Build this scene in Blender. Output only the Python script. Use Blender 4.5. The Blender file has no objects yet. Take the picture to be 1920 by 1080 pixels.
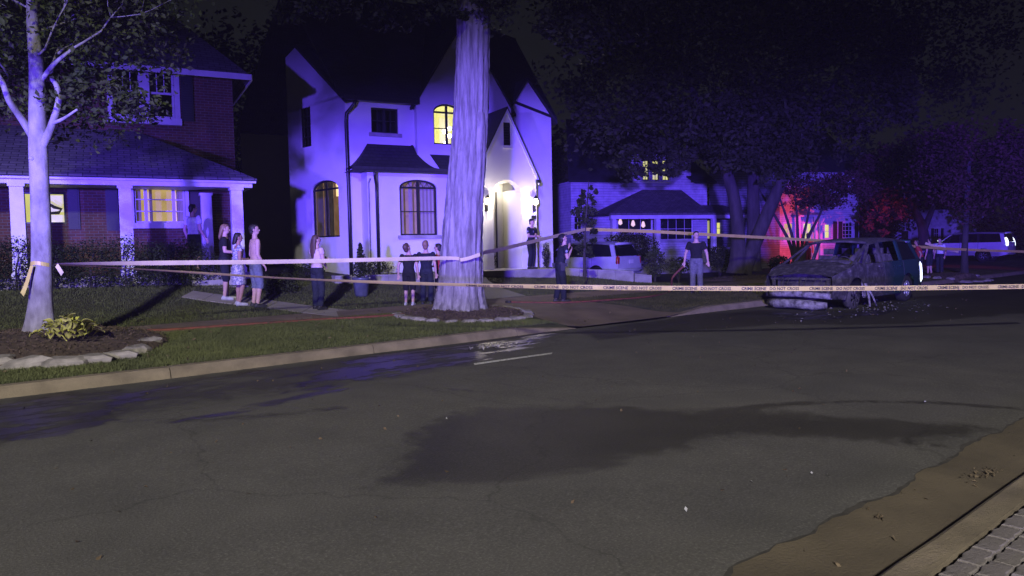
import bpy, bmesh, math, random
import numpy as np
from mathutils import Vector, Matrix

random.seed(7); RNG = np.random.default_rng(7)
SC = bpy.context.scene
COL = SC.collection
R = math.radians

# ------------------------------------------------------------------ camera
CAM_H, FOC, HEAD, TILT, ROLL = 1.65, 1400.0, R(49.0), math.atan(75 / 1400.0), 0.019
F0 = Vector((math.cos(HEAD), math.sin(HEAD), 0)); R0 = Vector((math.sin(HEAD), -math.cos(HEAD), 0)); Z = Vector((0, 0, 1))
FW = F0 * math.cos(TILT) - Z * math.sin(TILT)
UP0 = F0 * math.sin(TILT) + Z * math.cos(TILT)
RT = R0 * math.cos(ROLL) - UP0 * math.sin(ROLL)
UP = UP0 * math.cos(ROLL) + R0 * math.sin(ROLL)
CP = Vector((0, 0, CAM_H))
cam = bpy.data.cameras.new('camera'); cam.sensor_width = 36; cam.lens = 36 * FOC / 1920
cam.clip_start = 0.05; cam.clip_end = 2000
cam_o = bpy.data.objects.new('camera', cam); COL.objects.link(cam_o)
cam_o.matrix_world = Matrix(((RT.x, UP.x, -FW.x, CP.x), (RT.y, UP.y, -FW.y, CP.y), (RT.z, UP.z, -FW.z, CP.z), (0, 0, 0, 1)))
SC.camera = cam_o

# ------------------------------------------------------------------ world, lamps, exposure
SC.view_settings.view_transform = 'Standard'; SC.view_settings.look = 'None'
SC.view_settings.exposure = 0.0; SC.view_settings.gamma = 1.0; SC.view_settings.use_curve_mapping = False
SC.cycles.use_denoising = True
SC.cycles.max_bounces = 5; SC.cycles.diffuse_bounces = 1; SC.cycles.glossy_bounces = 3
SC.cycles.transparent_max_bounces = 24; SC.cycles.caustics_reflective = False; SC.cycles.caustics_refractive = False
SC.cycles.sample_clamp_indirect = 3.0
SUN_EL, SUN_AZ = R(38), R(-128)
world = bpy.data.worlds.new('World'); SC.world = world; world.use_nodes = True
wn = world.node_tree; bgn = wn.nodes['Background']
sky = wn.nodes.new('ShaderNodeTexSky'); sky.sky_type = 'NISHITA'; sky.sun_disc = False
sky.sun_elevation = R(3); sky.sun_rotation = R(200)
hs = wn.nodes.new('ShaderNodeHueSaturation'); hs.inputs['Saturation'].default_value = 0.25
wn.links.new(sky.outputs[0], hs.inputs['Color']); wn.links.new(hs.outputs[0], bgn.inputs['Color'])
bgn.inputs['Strength'].default_value = 0.0036

def c2w(lat, dep, z): # a point given by metres right of / ahead of where the photographer stands
    p = R0 * lat + F0 * dep
    return Vector((p.x, p.y, z))
def lamp(name, kind, loc, energy, color, target=None, size=None, blend=1.0, scale=None, radius=0.1):
    l = bpy.data.lights.new(name, kind); l.energy = energy; l.color = color
    if kind != 'SUN': l.shadow_soft_size = radius
    if kind == 'SPOT': l.spot_size = size; l.spot_blend = blend
    o = bpy.data.objects.new(name, l); COL.objects.link(o); o.location = loc
    if target is not None:
        o.rotation_euler = (Vector(target) - Vector(loc)).to_track_quat('-Z', 'Y').to_euler()
    if scale: o.scale = scale
    return o
# street lamps behind the photographer light the road; emergency vehicles parked out of view throw the blue and red beams
lamp('street_lamp_light', 'SPOT', c2w(-3, -17, 11), 38000, (1.0, 0.95, 0.88), c2w(-1, 12.0, 0), R(66), 1.0, (1.5, 0.40, 1), 0.5)
lamp('emergency_light_blue', 'SPOT', c2w(-3.0, -25, 2.2), 275000, (0.12, 0.058, 1.0), c2w(9.0, 25, 3.3), R(70), 0.95, (1.0, 0.135, 1), 0.6)
lamp('emergency_light_blue_second', 'SPOT', c2w(-15, -18, 2.2), 54000, (0.125, 0.06, 1.0), c2w(-8.5, 21, 4.0), R(44), 0.95, (1.0, 0.29, 1), 0.5)
lamp('emergency_light_red', 'SPOT', c2w(36, 12, 2.2), 80000, (1.0, 0.07, 0.20), c2w(18.3, 49, 2.2), R(17), 1.0, (1.0, 0.6, 1), 0.2)

# ------------------------------------------------------------------ helpers: pixels of the photograph to rays
def ray(px, py):
    return FW * FOC + RT * (px - 960) + UP * (540 - py)
def atd(px, py, dep): # point on the pixel's ray at horizontal depth dep
    d = ray(px, py); return CP + d * (dep / d.dot(F0))
def atz(px, py, z):
    d = ray(px, py); return CP + d * ((z - CP.z) / d.z)
def smooth(a, b, x):
    t = min(1, max(0, (x - a) / (b - a))); return t * t * (3 - 2 * t)

# ------------------------------------------------------------------ helpers: materials
MATS = {}
def nt(name):
    m = bpy.data.materials.new(name); m.use_nodes = True
    return m, m.node_tree, m.node_tree.nodes['Principled BSDF']
def N(t, typ, **kw):
    n = t.nodes.new(typ)
    for k, v in kw.items():
        if k in n.inputs.keys() if isinstance(k, str) else False: n.inputs[k].default_value = v
        else: setattr(n, k, v)
    return n
def ramp(t, src, stops):
    r = t.nodes.new('ShaderNodeValToRGB'); e = r.color_ramp.elements
    while len(e) < len(stops): e.new(0.5)
    for el, (p, c) in zip(e, stops):
        el.position = p; el.color = (*c, 1) if len(c) == 3 else c
    t.links.new(src, r.inputs[0]); return r
def noise_tex(t, scale, detail=4, rough=0.6, stretch=None, kind='Object'):
    tc = t.nodes.new('ShaderNodeTexCoord'); src = tc.outputs[kind]
    if stretch:
        mp = t.nodes.new('ShaderNodeMapping'); mp.inputs['Scale'].default_value = stretch
        t.links.new(src, mp.inputs[0]); src = mp.outputs[0]
    n = t.nodes.new('ShaderNodeTexNoise'); n.inputs['Scale'].default_value = scale
    n.inputs['Detail'].default_value = detail; n.inputs['Roughness'].default_value = rough
    t.links.new(src, n.inputs['Vector']); return n
def mat(name, c1, c2=None, scale=8, rough=0.7, bump=0.0, bscale=None, metal=0.0, stretch=None, lo=0.35, hi=0.65, spec=0.5, detail=5):
    if name in MATS: return MATS[name]
    m, t, b = nt(name)
    c2 = c2 or tuple(x * 0.7 for x in c1)
    n = noise_tex(t, scale, detail, 0.6, stretch)
    r = ramp(t, n.outputs[0], [(lo, c2), (hi, c1)])
    t.links.new(r.outputs[0], b.inputs['Base Color'])
    b.inputs['Roughness'].default_value = rough; b.inputs['Metallic'].default_value = metal
    b.inputs['Specular IOR Level'].default_value = spec
    if bump:
        n2 = noise_tex(t, bscale or scale * 3, 5, 0.65, stretch)
        bp = t.nodes.new('ShaderNodeBump'); bp.inputs['Strength'].default_value = bump; bp.inputs['Distance'].default_value = 0.02
        t.links.new(n2.outputs[0], bp.inputs['Height']); t.links.new(bp.outputs[0], b.inputs['Normal'])
    MATS[name] = m; return m
def emit(name, col, strength, col2=None, scale=3.0):
    if name in MATS: return MATS[name]
    m, t, b = nt(name)
    b.inputs['Base Color'].default_value = (*col, 1)
    b.inputs['Emission Strength'].default_value = strength
    if col2:
        n = noise_tex(t, scale, 3); r = ramp(t, n.outputs[0], [(0.35, col2), (0.65, col)])
        t.links.new(r.outputs[0], b.inputs['Emission Color'])
    else: b.inputs['Emission Color'].default_value = (*col, 1)
    MATS[name] = m; return m
def glass(name, tint=(0.8, 0.85, 0.9), amount=0.25, rough=0.05):
    if name in MATS: return MATS[name]
    m = bpy.data.materials.new(name); m.use_nodes = True; t = m.node_tree
    t.nodes.clear(); o = t.nodes.new('ShaderNodeOutputMaterial')
    tr = t.nodes.new('ShaderNodeBsdfTransparent'); tr.inputs[0].default_value = (*tint, 1)
    gl = t.nodes.new('ShaderNodeBsdfGlossy'); gl.inputs['Roughness'].default_value = rough
    fr = t.nodes.new('ShaderNodeFresnel'); fr.inputs['IOR'].default_value = 1.45
    mx = t.nodes.new('ShaderNodeMixShader')
    t.links.new(fr.outputs[0], mx.inputs[0]); t.links.new(tr.outputs[0], mx.inputs[1]); t.links.new(gl.outputs[0], mx.inputs[2])
    t.links.new(mx.outputs[0], o.inputs[0]); MATS[name] = m; return m
def brick_mat(name, c1, c2, mortar, su, sv, rough=0.85, bumpd=0.012, rot=0.0, squash=0.5, msize=0.012, plane='xz'):
    """bricks or shingles in the UV map (metres)"""
    if name in MATS: return MATS[name]
    m, t, b = nt(name)
    uv = t.nodes.new('ShaderNodeUVMap')
    br = t.nodes.new('ShaderNodeTexBrick'); br.inputs['Scale'].default_value = 1.0
    br.inputs['Brick Width'].default_value = su; br.inputs['Row Height'].default_value = sv
    br.inputs['Mortar Size'].default_value = msize; br.inputs['Color1'].default_value = (*c1, 1)
    br.inputs['Color2'].default_value = (*c2, 1); br.inputs['Mortar'].default_value = (*mortar, 1)
    t.links.new(uv.outputs[0], br.inputs['Vector'])
    n = noise_tex(t, 3.0, 5); mx = t.nodes.new('ShaderNodeMixRGB'); mx.blend_type = 'MULTIPLY'; mx.inputs[0].default_value = 0.6
    r = ramp(t, n.outputs[0], [(0.3, (0.45, 0.45, 0.45)), (0.7, (1, 1, 1))])
    t.links.new(br.outputs[0], mx.inputs[1]); t.links.new(r.outputs[0], mx.inputs[2]); t.links.new(mx.outputs[0], b.inputs['Base Color'])
    bp = t.nodes.new('ShaderNodeBump'); bp.inputs['Distance'].default_value = bumpd; bp.inputs['Strength'].default_value = 0.8; bp.invert = True
    t.links.new(br.outputs['Fac'], bp.inputs['Height']); t.links.new(bp.outputs[0], b.inputs['Normal'])
    b.inputs['Roughness'].default_value = rough; MATS[name] = m; return m

# ------------------------------------------------------------------ helpers: meshes, things, parts
ORI = {}
class MB:
    def __init__(s): s.v = []; s.f = []; s.uv = None
    def quad(s, a, b, c, d):
        i = len(s.v); s.v += [tuple(a), tuple(b), tuple(c), tuple(d)]; s.f.append((i, i + 1, i + 2, i + 3)); return s
    def poly(s, pts):
        i = len(s.v); s.v += [tuple(p) for p in pts]; s.f.append(tuple(range(i, i + len(pts)))); return s
    def box(s, c, size, rz=0.0, m=None, taper=1.0):
        x, y, z = size[0] / 2, size[1] / 2, size[2] / 2; i = len(s.v); ca, sa = math.cos(rz), math.sin(rz)
        for dz in (-z, z):
            k = taper if dz > 0 else 1.0
            for dx, dy in ((-x, -y), (x, -y), (x, y), (-x, y)):
                p = Vector((dx * k, dy * k, dz))
                if m is not None: p = m @ p
                else: p = Vector((p.x * ca - p.y * sa, p.x * sa + p.y * ca, p.z))
                s.v.append((c[0] + p.x, c[1] + p.y, c[2] + p.z))
        s.f += [(i, i + 3, i + 2, i + 1), (i + 4, i + 5, i + 6, i + 7)] + [(i + k, i + (k + 1) % 4, i + 4 + (k + 1) % 4, i + 4 + k) for k in range(4)]
        return s
    def hexa(s, b, t): # 4 bottom and 4 top points
        i = len(s.v); s.v += [tuple(p) for p in b] + [tuple(p) for p in t]
        s.f += [(i, i + 3, i + 2, i + 1), (i + 4, i + 5, i + 6, i + 7)] + [(i + k, i + (k + 1) % 4, i + 4 + (k + 1) % 4, i + 4 + k) for k in range(4)]
        return s
    def tube(s, path, radii, n=10, cap=True, flat=None, noise=0.0, up=None):
        """loft round (or flat=(a,b) elliptic) rings along a path"""
        path = [Vector(p) for p in path]; k = len(path)
        if not hasattr(radii, '__len__'): radii = [radii] * k
        t0 = (path[1] - path[0]).normalized()
        ref = Vector(up) if up is not None else (Vector((0, 0, 1)) if abs(t0.z) < 0.9 else Vector((1, 0, 0)))
        a = t0.cross(ref).normalized(); i0 = len(s.v)
        for j, p in enumerate(path):
            t = (path[min(j + 1, k - 1)] - path[max(j - 1, 0)])
            t = t.normalized() if t.length > 1e-9 else t0
            a = (a - t * a.dot(t)).normalized(); b = t.cross(a)
            for q in range(n):
                an = 2 * math.pi * q / n; r = radii[j]
                if hasattr(r, '__len__'): ra, rb = r
                else: ra = rb = r
                if noise: f = 1 + noise * random.uniform(-1, 1)
                else: f = 1
                v = p + a * (math.cos(an) * ra * f) + b * (math.sin(an) * rb * f); s.v.append(tuple(v))
        for j in range(k - 1):
            for q in range(n):
                A = i0 + j * n + q; B = i0 + j * n + (q + 1) % n
                s.f.append((A, B, B + n, A + n))
        if cap:
            s.f.append(tuple(i0 + q for q in range(n))[::-1]); s.f.append(tuple(i0 + (k - 1) * n + q for q in range(n)))
        return s
    def ball(s, c, r, n=10, m=6, rot=None):
        if not hasattr(r, '__len__'): r = (r, r, r)
        i0 = len(s.v); c = Vector(c)
        for j in range(m + 1):
            ph = math.pi * j / m
            for q in range(n):
                th = 2 * math.pi * q / n
                p = Vector((r[0] * math.sin(ph) * math.cos(th), r[1] * math.sin(ph) * math.sin(th), r[2] * math.cos(ph)))
                if rot is not None: p = rot @ p
                s.v.append(tuple(c + p))
        for j in range(m):
            for q in range(n):
                A = i0 + j * n + q; B = i0 + j * n + (q + 1) % n
                s.f.append((A, A + n, B + n, B))
        return s
    def lathe(s, c, prof, n=14):
        i0 = len(s.v)
        for r, z in prof:
            for q in range(n):
                th = 2 * math.pi * q / n; s.v.append((c[0] + r * math.cos(th), c[1] + r * math.sin(th), c[2] + z))
        for j in range(len(prof) - 1):
            for q in range(n):
                A = i0 + j * n + q; B = i0 + j * n + (q + 1) % n
                s.f.append((A, B, B + n, A + n))
        s.f.append(tuple(i0 + q for q in range(n))[::-1]); s.f.append(tuple(i0 + (len(prof) - 1) * n + q for q in range(n)))
        return s
    def build(s, name, m, parent=None, smooth=False, uvs=None):
        o0 = ORI.get(parent.name, Vector((0, 0, 0))) if parent else Vector((0, 0, 0))
        me = bpy.data.meshes.new(name); me.from_pydata([(x - o0.x, y - o0.y, z - o0.z) for x, y, z in s.v], [], s.f)
        if m: me.materials.append(m)
        if smooth: me.polygons.foreach_set('use_smooth', [True] * len(me.polygons))
        o = bpy.data.objects.new(name, me); COL.objects.link(o)
        if parent: o.parent = parent
        ORI[o.name] = o0
        return o
def uv_plane(o, udir, vdir):
    """UV in metres from two world directions"""
    me = o.data; lay = me.uv_layers.new(name='UVMap'); o0 = ORI[o.name]
    u, v = Vector(udir), Vector(vdir)
    for lp in me.loops:
        p = me.vertices[lp.vertex_index].co + o0; lay.data[lp.index].uv = (p.dot(u), p.dot(v))
def tag(o, label=None, cat=None, group=None, kind=None):
    if label: o['label'] = label
    if cat: o['category'] = cat
    if group: o['group'] = group
    if kind: o['kind'] = kind
    return o
def thing(name, loc, label, cat, group=None):
    o = bpy.data.objects.new(name, None); COL.objects.link(o); o.location = loc; o.empty_display_size = 0.2
    ORI[o.name] = Vector(loc); return tag(o, label, cat, group)
def np_mesh(name, verts, faces, m, parent=None, k=4, smooth=False):
    """big meshes from arrays: faces (n,k)"""
    o0 = ORI.get(parent.name, Vector((0, 0, 0))) if parent else Vector((0, 0, 0))
    verts = np.asarray(verts, dtype=np.float32) - np.array(o0, dtype=np.float32)
    me = bpy.data.meshes.new(name); me.vertices.add(len(verts)); me.vertices.foreach_set('co', verts.ravel())
    faces = np.asarray(faces, dtype=np.int32); nf = len(faces)
    me.loops.add(nf * k); me.loops.foreach_set('vertex_index', faces.ravel())
    me.polygons.add(nf); me.polygons.foreach_set('loop_start', np.arange(0, nf * k, k, dtype=np.int32))
    if smooth: me.polygons.foreach_set('use_smooth', np.ones(nf, dtype=bool))
    me.update(calc_edges=True)
    if m: me.materials.append(m)
    o = bpy.data.objects.new(name, me); COL.objects.link(o)
    if parent: o.parent = parent
    ORI[o.name] = o0
    return o
def leaf_mesh(name, pts, size, m, parent=None, flat=0.35, aspect=0.55, jit=0.35):
    """one folded leaf (two triangles sharing a rib) at each point"""
    n = len(pts); pts = np.asarray(pts)
    d = RNG.normal(size=(n, 3)); d /= np.linalg.norm(d, axis=1)[:, None]; d[:, 2] *= 0.7; d[:, 2] -= 0.15
    d /= np.linalg.norm(d, axis=1)[:, None]
    q = RNG.normal(size=(n, 3)); s = np.cross(d, q); s /= np.linalg.norm(s, axis=1)[:, None]
    nn = np.cross(d, s)
    L = size * (1 + RNG.uniform(-jit, jit, n))[:, None]; Wd = L * aspect
    a = pts - d * L * 0.5; c = pts + d * L * 0.5
    b = pts + s * Wd * 0.5 + nn * L * 0.12 - d * L * 0.05; e = pts - s * Wd * 0.5 + nn * L * 0.12 - d * L * 0.05
    V = np.stack([a, b, c, e], 1).reshape(-1, 3); i = np.arange(n)[:, None] * 4
    F = np.concatenate([i + np.array([[0, 1, 2]]), i + np.array([[0, 2, 3]])], 0)
    return np_mesh(name, V, F, m, parent, 3)
def cloud(center, rad, n, hollow=0.5, lumps=0, seed=0):
    """points through an uneven crown volume: denser in clumps and near the surface"""
    g = np.random.default_rng(seed); c = np.array(center); rad = np.array(rad)
    if lumps:
        d = g.normal(size=(lumps, 3)); d /= np.linalg.norm(d, axis=1)[:, None]
        lc = d * (g.uniform(0.25, 0.95, lumps) ** 0.6)[:, None]; lr = g.uniform(0.16, 0.42, lumps)
        k = g.integers(0, lumps, n); dd = g.normal(size=(n, 3)); dd /= np.linalg.norm(dd, axis=1)[:, None]
        p = lc[k] + dd * (lr[k] * g.uniform(hollow, 1.0, n) ** 0.7)[:, None]
    else:
        d = g.normal(size=(n, 3)); d /= np.linalg.norm(d, axis=1)[:, None]
        p = d * (g.uniform(hollow ** 2, 1.0, n) ** 0.5)[:, None]; p *= (1 + 0.12 * np.sin(p[:, :1] * 9 + seed) * np.cos(p[:, 1:2] * 7))
    return c + p * rad

# ------------------------------------------------------------------ ground heights
def gz(x, y):
    """height of the land: road at 0, verge, pavement, then lawns that climb to the houses on the left"""
    if y < 10.4: return 0.0
    v = 0.15 + 0.10 * smooth(10.5, 14, y)
    up = 1.0 - smooth(18.6, 22.5, x - 0.15 * (y - 14))
    hi = 0.12 * smooth(14.6, 16.5, y) + 0.50 * smooth(16.0, 20.0, y) + 0.25 * smooth(21.5, 26, y)
    return v + up * hi + (1 - up) * -0.12 * smooth(15, 20, y) - 0.13 * (1 - smooth(10.4, 12.2, y)) * smooth(10.2, 10.8, x) * (1 - smooth(13.9, 14.6, x))
def onground(px, py):
    d = ray(px, py); t = 0.004
    while t < 0.2:
        p = CP + d * t
        if p.z < gz(p.x, p.y): break
        t += 0.00002 * max(1, t * 60)
    return CP + d * t
class Frame:
    """a facade: origin on plan, u along it to the right, w out towards the road"""
    def __init__(s, o, ang): s.o = Vector((o[0], o[1], 0)); s.u = Vector((math.cos(ang), math.sin(ang), 0)); s.w = Vector((math.sin(ang), -math.cos(ang), 0)); s.ang = ang
    def P(s, u, w, z): return s.o + s.u * u + s.w * w + Z * z
    def hit(s, px, py, w=0.0):
        d = ray(px, py); t = (s.o + s.w * w - CP).dot(s.w) / d.dot(s.w); p = CP + d * t
        return (p - s.o).dot(s.u), p.z
    def uh(s, px, w=0.0, py=400): return s.hit(px, py, w)[0]
    def zh(s, px, py, w=0.0): return s.hit(px, py, w)[1]
    def box(s, mb, u0, u1, w0, w1, z0, z1):
        return mb.hexa([s.P(u0, w0, z0), s.P(u0, w1, z0), s.P(u1, w1, z0), s.P(u1, w0, z0)], [s.P(u0, w0, z1), s.P(u0, w1, z1), s.P(u1, w1, z1), s.P(u1, w0, z1)])
# ================================================================== GROUND
def ngz(X, Y):
    def sm(a, b, x):
        t = np.clip((x - a) / (b - a), 0, 1); return t * t * (3 - 2 * t)
    v = 0.15 + 0.10 * sm(10.5, 14, Y); up = 1.0 - sm(18.6, 22.5, X - 0.15 * (Y - 14))
    hi = 0.12 * sm(14.6, 16.5, Y) + 0.50 * sm(16.0, 20.0, Y) + 0.25 * sm(21.5, 26, Y)
    z = v + up * hi + (1 - up) * -0.12 * sm(15, 20, Y) - 0.13 * (1 - sm(10.4, 12.2, Y)) * sm(10.2, 10.8, X) * (1 - sm(13.9, 14.6, X))
    return np.where(Y < 10.4, 0.0, z)
def grid(name, xs, ys, zf, m, smooth=True):
    X, Y = np.meshgrid(xs, ys, indexing='ij'); Zv = zf(X, Y)
    V = np.stack([X, Y, Zv], -1).reshape(-1, 3); nx, ny = len(xs), len(ys)
    i = (np.arange(nx - 1)[:, None] * ny + np.arange(ny - 1)[None]).ravel()
    F = np.stack([i, i + ny, i + ny + 1, i + 1], 1)
    return np_mesh(name, V, F, m, None, 4, smooth), X, Y
m_soil = mat('lawn_soil', (0.050, 0.048, 0.022), (0.025, 0.030, 0.012), 1.6, 0.95, 0.5, 30)
xs = np.concatenate([np.arange(-300, -30, 30.), np.arange(-30, 60, 0.5), np.arange(60, 400, 30.)])
ys = np.concatenate([np.arange(-200, -5, 30.), np.array([-5, 0, 1.0, 6, 10.56]), np.arange(10.6, 32, 0.25), np.arange(32, 100, 4), np.arange(100, 400, 50.)])
g, _, _ = grid('ground', xs, ys, lambda X, Y: np.where(Y < 10.57, -0.06, ngz(X, Y)), m_soil)
tag(g, kind='structure')

# ---- road: asphalt with wet and damp patches
def polysd(P, poly):
    poly = np.array(poly); d = np.full(len(P), 1e9); ins = np.zeros(len(P), bool)
    for i in range(len(poly)):
        a, b = poly[i - 1], poly[i]; ab = b - a
        t = np.clip(((P - a) @ ab) / (ab @ ab + 1e-12), 0, 1); d = np.minimum(d, np.linalg.norm(P - a - t[:, None] * ab, axis=1))
        c = ((a[1] > P[:, 1]) != (b[1] > P[:, 1]))
        with np.errstate(divide='ignore', invalid='ignore'):
            ins ^= c & (P[:, 0] < (b[0] - a[0]) * (P[:, 1] - a[1]) / (b[1] - a[1]) + a[0])
    return np.where(ins, -d, d)
def linesd(P, pts):
    d = np.full(len(P), 1e9); pts = np.array(pts)
    for a, b in zip(pts[:-1], pts[1:]):
        ab = b - a; t = np.clip(((P - a) @ ab) / (ab @ ab + 1e-12), 0, 1); d = np.minimum(d, np.linalg.norm(P - a - t[:, None] * ab, axis=1))
    return d
gp = lambda L: [tuple(atz(x, y, 0.0)[:2]) for x, y in L]
m, t, b = nt('asphalt')
at_w = N(t, 'ShaderNodeAttribute', attribute_name='wet'); at_d = N(t, 'ShaderNodeAttribute', attribute_name='damp')
n1 = noise_tex(t, 1.4, 8, 0.62); n2 = noise_tex(t, 60, 3, 0.7); n3 = noise_tex(t, 0.35, 3)
n4 = noise_tex(t, 9, 6, 0.65)
def math_(op, a, b_, clamp=False):
    k = t.nodes.new('ShaderNodeMath'); k.operation = op; k.use_clamp = clamp
    for i, v in enumerate((a, b_)):
        if isinstance(v, (int, float)): k.inputs[i].default_value = v
        else: t.links.new(v, k.inputs[i])
    return k.outputs[0]
def soft(att, w):
    e = math_('ADD', att, math_('MULTIPLY', math_('SUBTRACT', n1.outputs[0], 0.5), 1.5))
    e = math_('ADD', e, math_('MULTIPLY', math_('SUBTRACT', n4.outputs[0], 0.5), 0.45))
    r = ramp(t, e, [(0.5 - w, (0, 0, 0)), (0.5 + w, (1, 1, 1))]); r.color_ramp.interpolation = 'EASE'; return r.outputs[0]
ns = noise_tex(t, 2.2, 7, 0.62, (0.35, 1.6, 1))
ww_ = math_('ADD', at_w.outputs['Fac'], math_('MULTIPLY', math_('SUBTRACT', ns.outputs[0], 0.54), 2.2))
ww_ = math_('MULTIPLY', ww_, math_('GREATER_THAN', at_w.outputs['Fac'], 0.02))
wet, damp = soft(ww_, 0.14), soft(at_d.outputs['Fac'], 0.20)
base = ramp(t, n2.outputs[0], [(0.25, (0.072, 0.070, 0.068)), (0.55, (0.110, 0.107, 0.102)), (0.8, (0.20, 0.195, 0.185))])
big = ramp(t, n3.outputs[0], [(0.3, (0.82, 0.82, 0.84)), (0.7, (1.06, 1.04, 1.0))])
mid = ramp(t, n1.outputs[0], [(0.3, (0.86, 0.86, 0.86)), (0.7, (1.06, 1.06, 1.06))])
def mul(a, b_, f=1.0):
    k = t.nodes.new('ShaderNodeMixRGB'); k.blend_type = 'MULTIPLY'
    if isinstance(f, float): k.inputs[0].default_value = f
    else: t.links.new(f, k.inputs[0])
    for i, v in ((1, a), (2, b_)):
        if isinstance(v, tuple): k.inputs[i].default_value = (*v, 1)
        else: t.links.new(v, k.inputs[i])
    return k.outputs[0]
c = mul(mul(base.outputs[0], big.outputs[0]), mid.outputs[0])
# fine cracks
vo = t.nodes.new('ShaderNodeTexVoronoi'); vo.feature = 'DISTANCE_TO_EDGE'; vo.inputs['Scale'].default_value = 0.32
tcv = t.nodes.new('ShaderNodeTexCoord'); nv = noise_tex(t, 1.1, 5)
av = t.nodes.new('ShaderNodeMixRGB'); av.blend_type = 'ADD'; av.inputs[0].default_value = 0.9
t.links.new(tcv.outputs['Object'], av.inputs[1]); t.links.new(nv.outputs['Color'], av.inputs[2]); t.links.new(av.outputs[0], vo.inputs['Vector'])
crk = ramp(t, vo.outputs['Distance'], [(0.0, (0.55, 0.55, 0.55)), (0.006, (1, 1, 1))])
c = mul(c, crk.outputs[0], 0.55)
c = mul(c, (0.50, 0.49, 0.48), damp); c = mul(c, (0.40, 0.40, 0.42), wet)
t.links.new(c, b.inputs['Base Color'])
rg = t.nodes.new('ShaderNodeMixRGB'); rg.inputs[1].default_value = (0.86,) * 3 + (1,); rg.inputs[2].default_value = (0.36,) * 3 + (1,)
t.links.new(wet, rg.inputs[0]); rg2 = t.nodes.new('ShaderNodeMixRGB'); rg2.inputs[2].default_value = (0.62,) * 3 + (1,)
t.links.new(math_('MULTIPLY', damp, math_('SUBTRACT', 1.0, wet)), rg2.inputs[0]); t.links.new(rg.outputs[0], rg2.inputs[1]); t.links.new(rg2.outputs[0], b.inputs['Roughness'])
b.inputs['Specular IOR Level'].default_value = 0.16
bp = t.nodes.new('ShaderNodeBump'); bp.inputs['Distance'].default_value = 0.006
t.links.new(n2.outputs[0], bp.inputs['Height']); t.links.new(bp.outputs[0], b.inputs['Normal'])
t.links.new(math_('SUBTRACT', 0.75, math_('MULTIPLY', wet, 0.45)), bp.inputs['Strength'])
m_asphalt = m
xs = np.concatenate([np.arange(-60, -8, 2.), np.arange(-8, 24, 0.09), np.arange(24, 60, 0.4), np.arange(60, 360, 10.)])
ys = np.concatenate([np.array([2.06]), np.arange(2.16, 10.42, 0.085)]); ys[-1] = 10.41
def roadz(X, Y):
    e = 0.012 + 0.03 * np.sin(np.pi * (Y - 2.06) / 8.35) + 0.004 * np.sin(X * 1.3 + Y * 0.7)
    return np.where(Y < 2.1, 0.004, e)
rd, X, Y = grid('road', xs, ys, roadz, m_asphalt)
me = rd.data; co = np.empty(len(me.vertices) * 3, np.float32); me.vertices.foreach_get('co', co); co = co.reshape(-1, 3)
P2 = co[:, :2].astype(np.float64).copy()
near = co[:, 1] < 2.2 # ragged edge where the asphalt was laid over the concrete gutter
jag = 0.025 * np.sin(co[:, 0] * 2.1) + 0.025 * np.sin(co[:, 0] * 5.7 + 1) + 0.012 * np.sin(co[:, 0] * 13.3 + 2) + 0.007 * np.sin(co[:, 0] * 31)
co[near, 1] += jag[near]; me.vertices.foreach_set('co', co.ravel())
wetv = np.zeros(len(P2)); dampv = np.zeros(len(P2))
def addp(arr, poly, soft_, amp=1.0): np.maximum(arr, np.clip(0.5 - polysd(P2, gp(poly)) / soft_, 0, 1) * amp, out=arr)
def addl(arr, pts, wd, soft_, amp=1.0): np.maximum(arr, np.clip(0.5 - (linesd(P2, gp(pts)) - wd) / soft_, 0, 1) * amp, out=arr)
addp(wetv, [(-300, 790), (0, 752), (150, 738), (270, 724), (290, 745), (240, 785), (150, 828), (0, 858), (-300, 900)], 0.5, 0.66)
addp(wetv, [(430, 768), (520, 735), (590, 700), (680, 668), (860, 645), (1040, 622), (1050, 632), (1010, 652), (900, 682), (770, 706), (640, 738), (520, 768)], 0.35, 0.64)
addl(wetv, [(270, 735), (400, 722), (520, 712), (640, 690)], 0.05, 0.25, 0.9)
addl(wetv, [(180, 795), (330, 798), (470, 780)], 0.10, 0.4, 0.75)
addl(wetv, [(300, 720), (480, 700), (640, 678)], 0.04, 0.25, 0.8)
addl(wetv, [(1085, 612), (1160, 607), (1240, 599)], 0.10, 0.2, 1.0)
addp(dampv, [(1090, 622), (1300, 592), (1430, 583), (1600, 585), (1700, 560), (1920, 540), (2200, 520), (2200, 560), (1920, 590), (1700, 612), (1450, 612), (1240, 628), (1120, 640)], 0.8)
addp(wetv, [(1430, 588), (1560, 592), (1660, 580), (1700, 590), (1560, 604), (1440, 600)], 0.5, 0.7)
addp(dampv, [(700, 925), (720, 880), (760, 840), (800, 800), (900, 775), (1100, 768), (1400, 775), (1650, 790), (1860, 805), (1830, 830), (1600, 826), (1400, 822), (1280, 850), (1130, 880), (950, 905), (820, 915)], 0.7, 0.92)
addl(dampv, [(1340, 778), (1450, 764), (1600, 757), (1780, 760), (1920, 770), (2100, 790)], 0.05, 0.22)
addl(dampv, [(760, 730), (960, 745), (1130, 765), (1300, 790), (1500, 818), (1720, 835), (1880, 850)], 0.018, 0.12)
addl(dampv, [(870, 715), (1000, 735), (1180, 770), (1330, 800), (1450, 825)], 0.018, 0.12, 0.95)
addp(dampv, [(-300, 790), (0, 748), (300, 716), (660, 668), (1040, 622), (1030, 648), (900, 690), (640, 735), (300, 782), (0, 855), (-300, 895)], 0.7, 0.60)
addl(dampv, [(300, 800), (480, 790), (620, 775)], 0.1, 0.5, 0.8)
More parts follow.
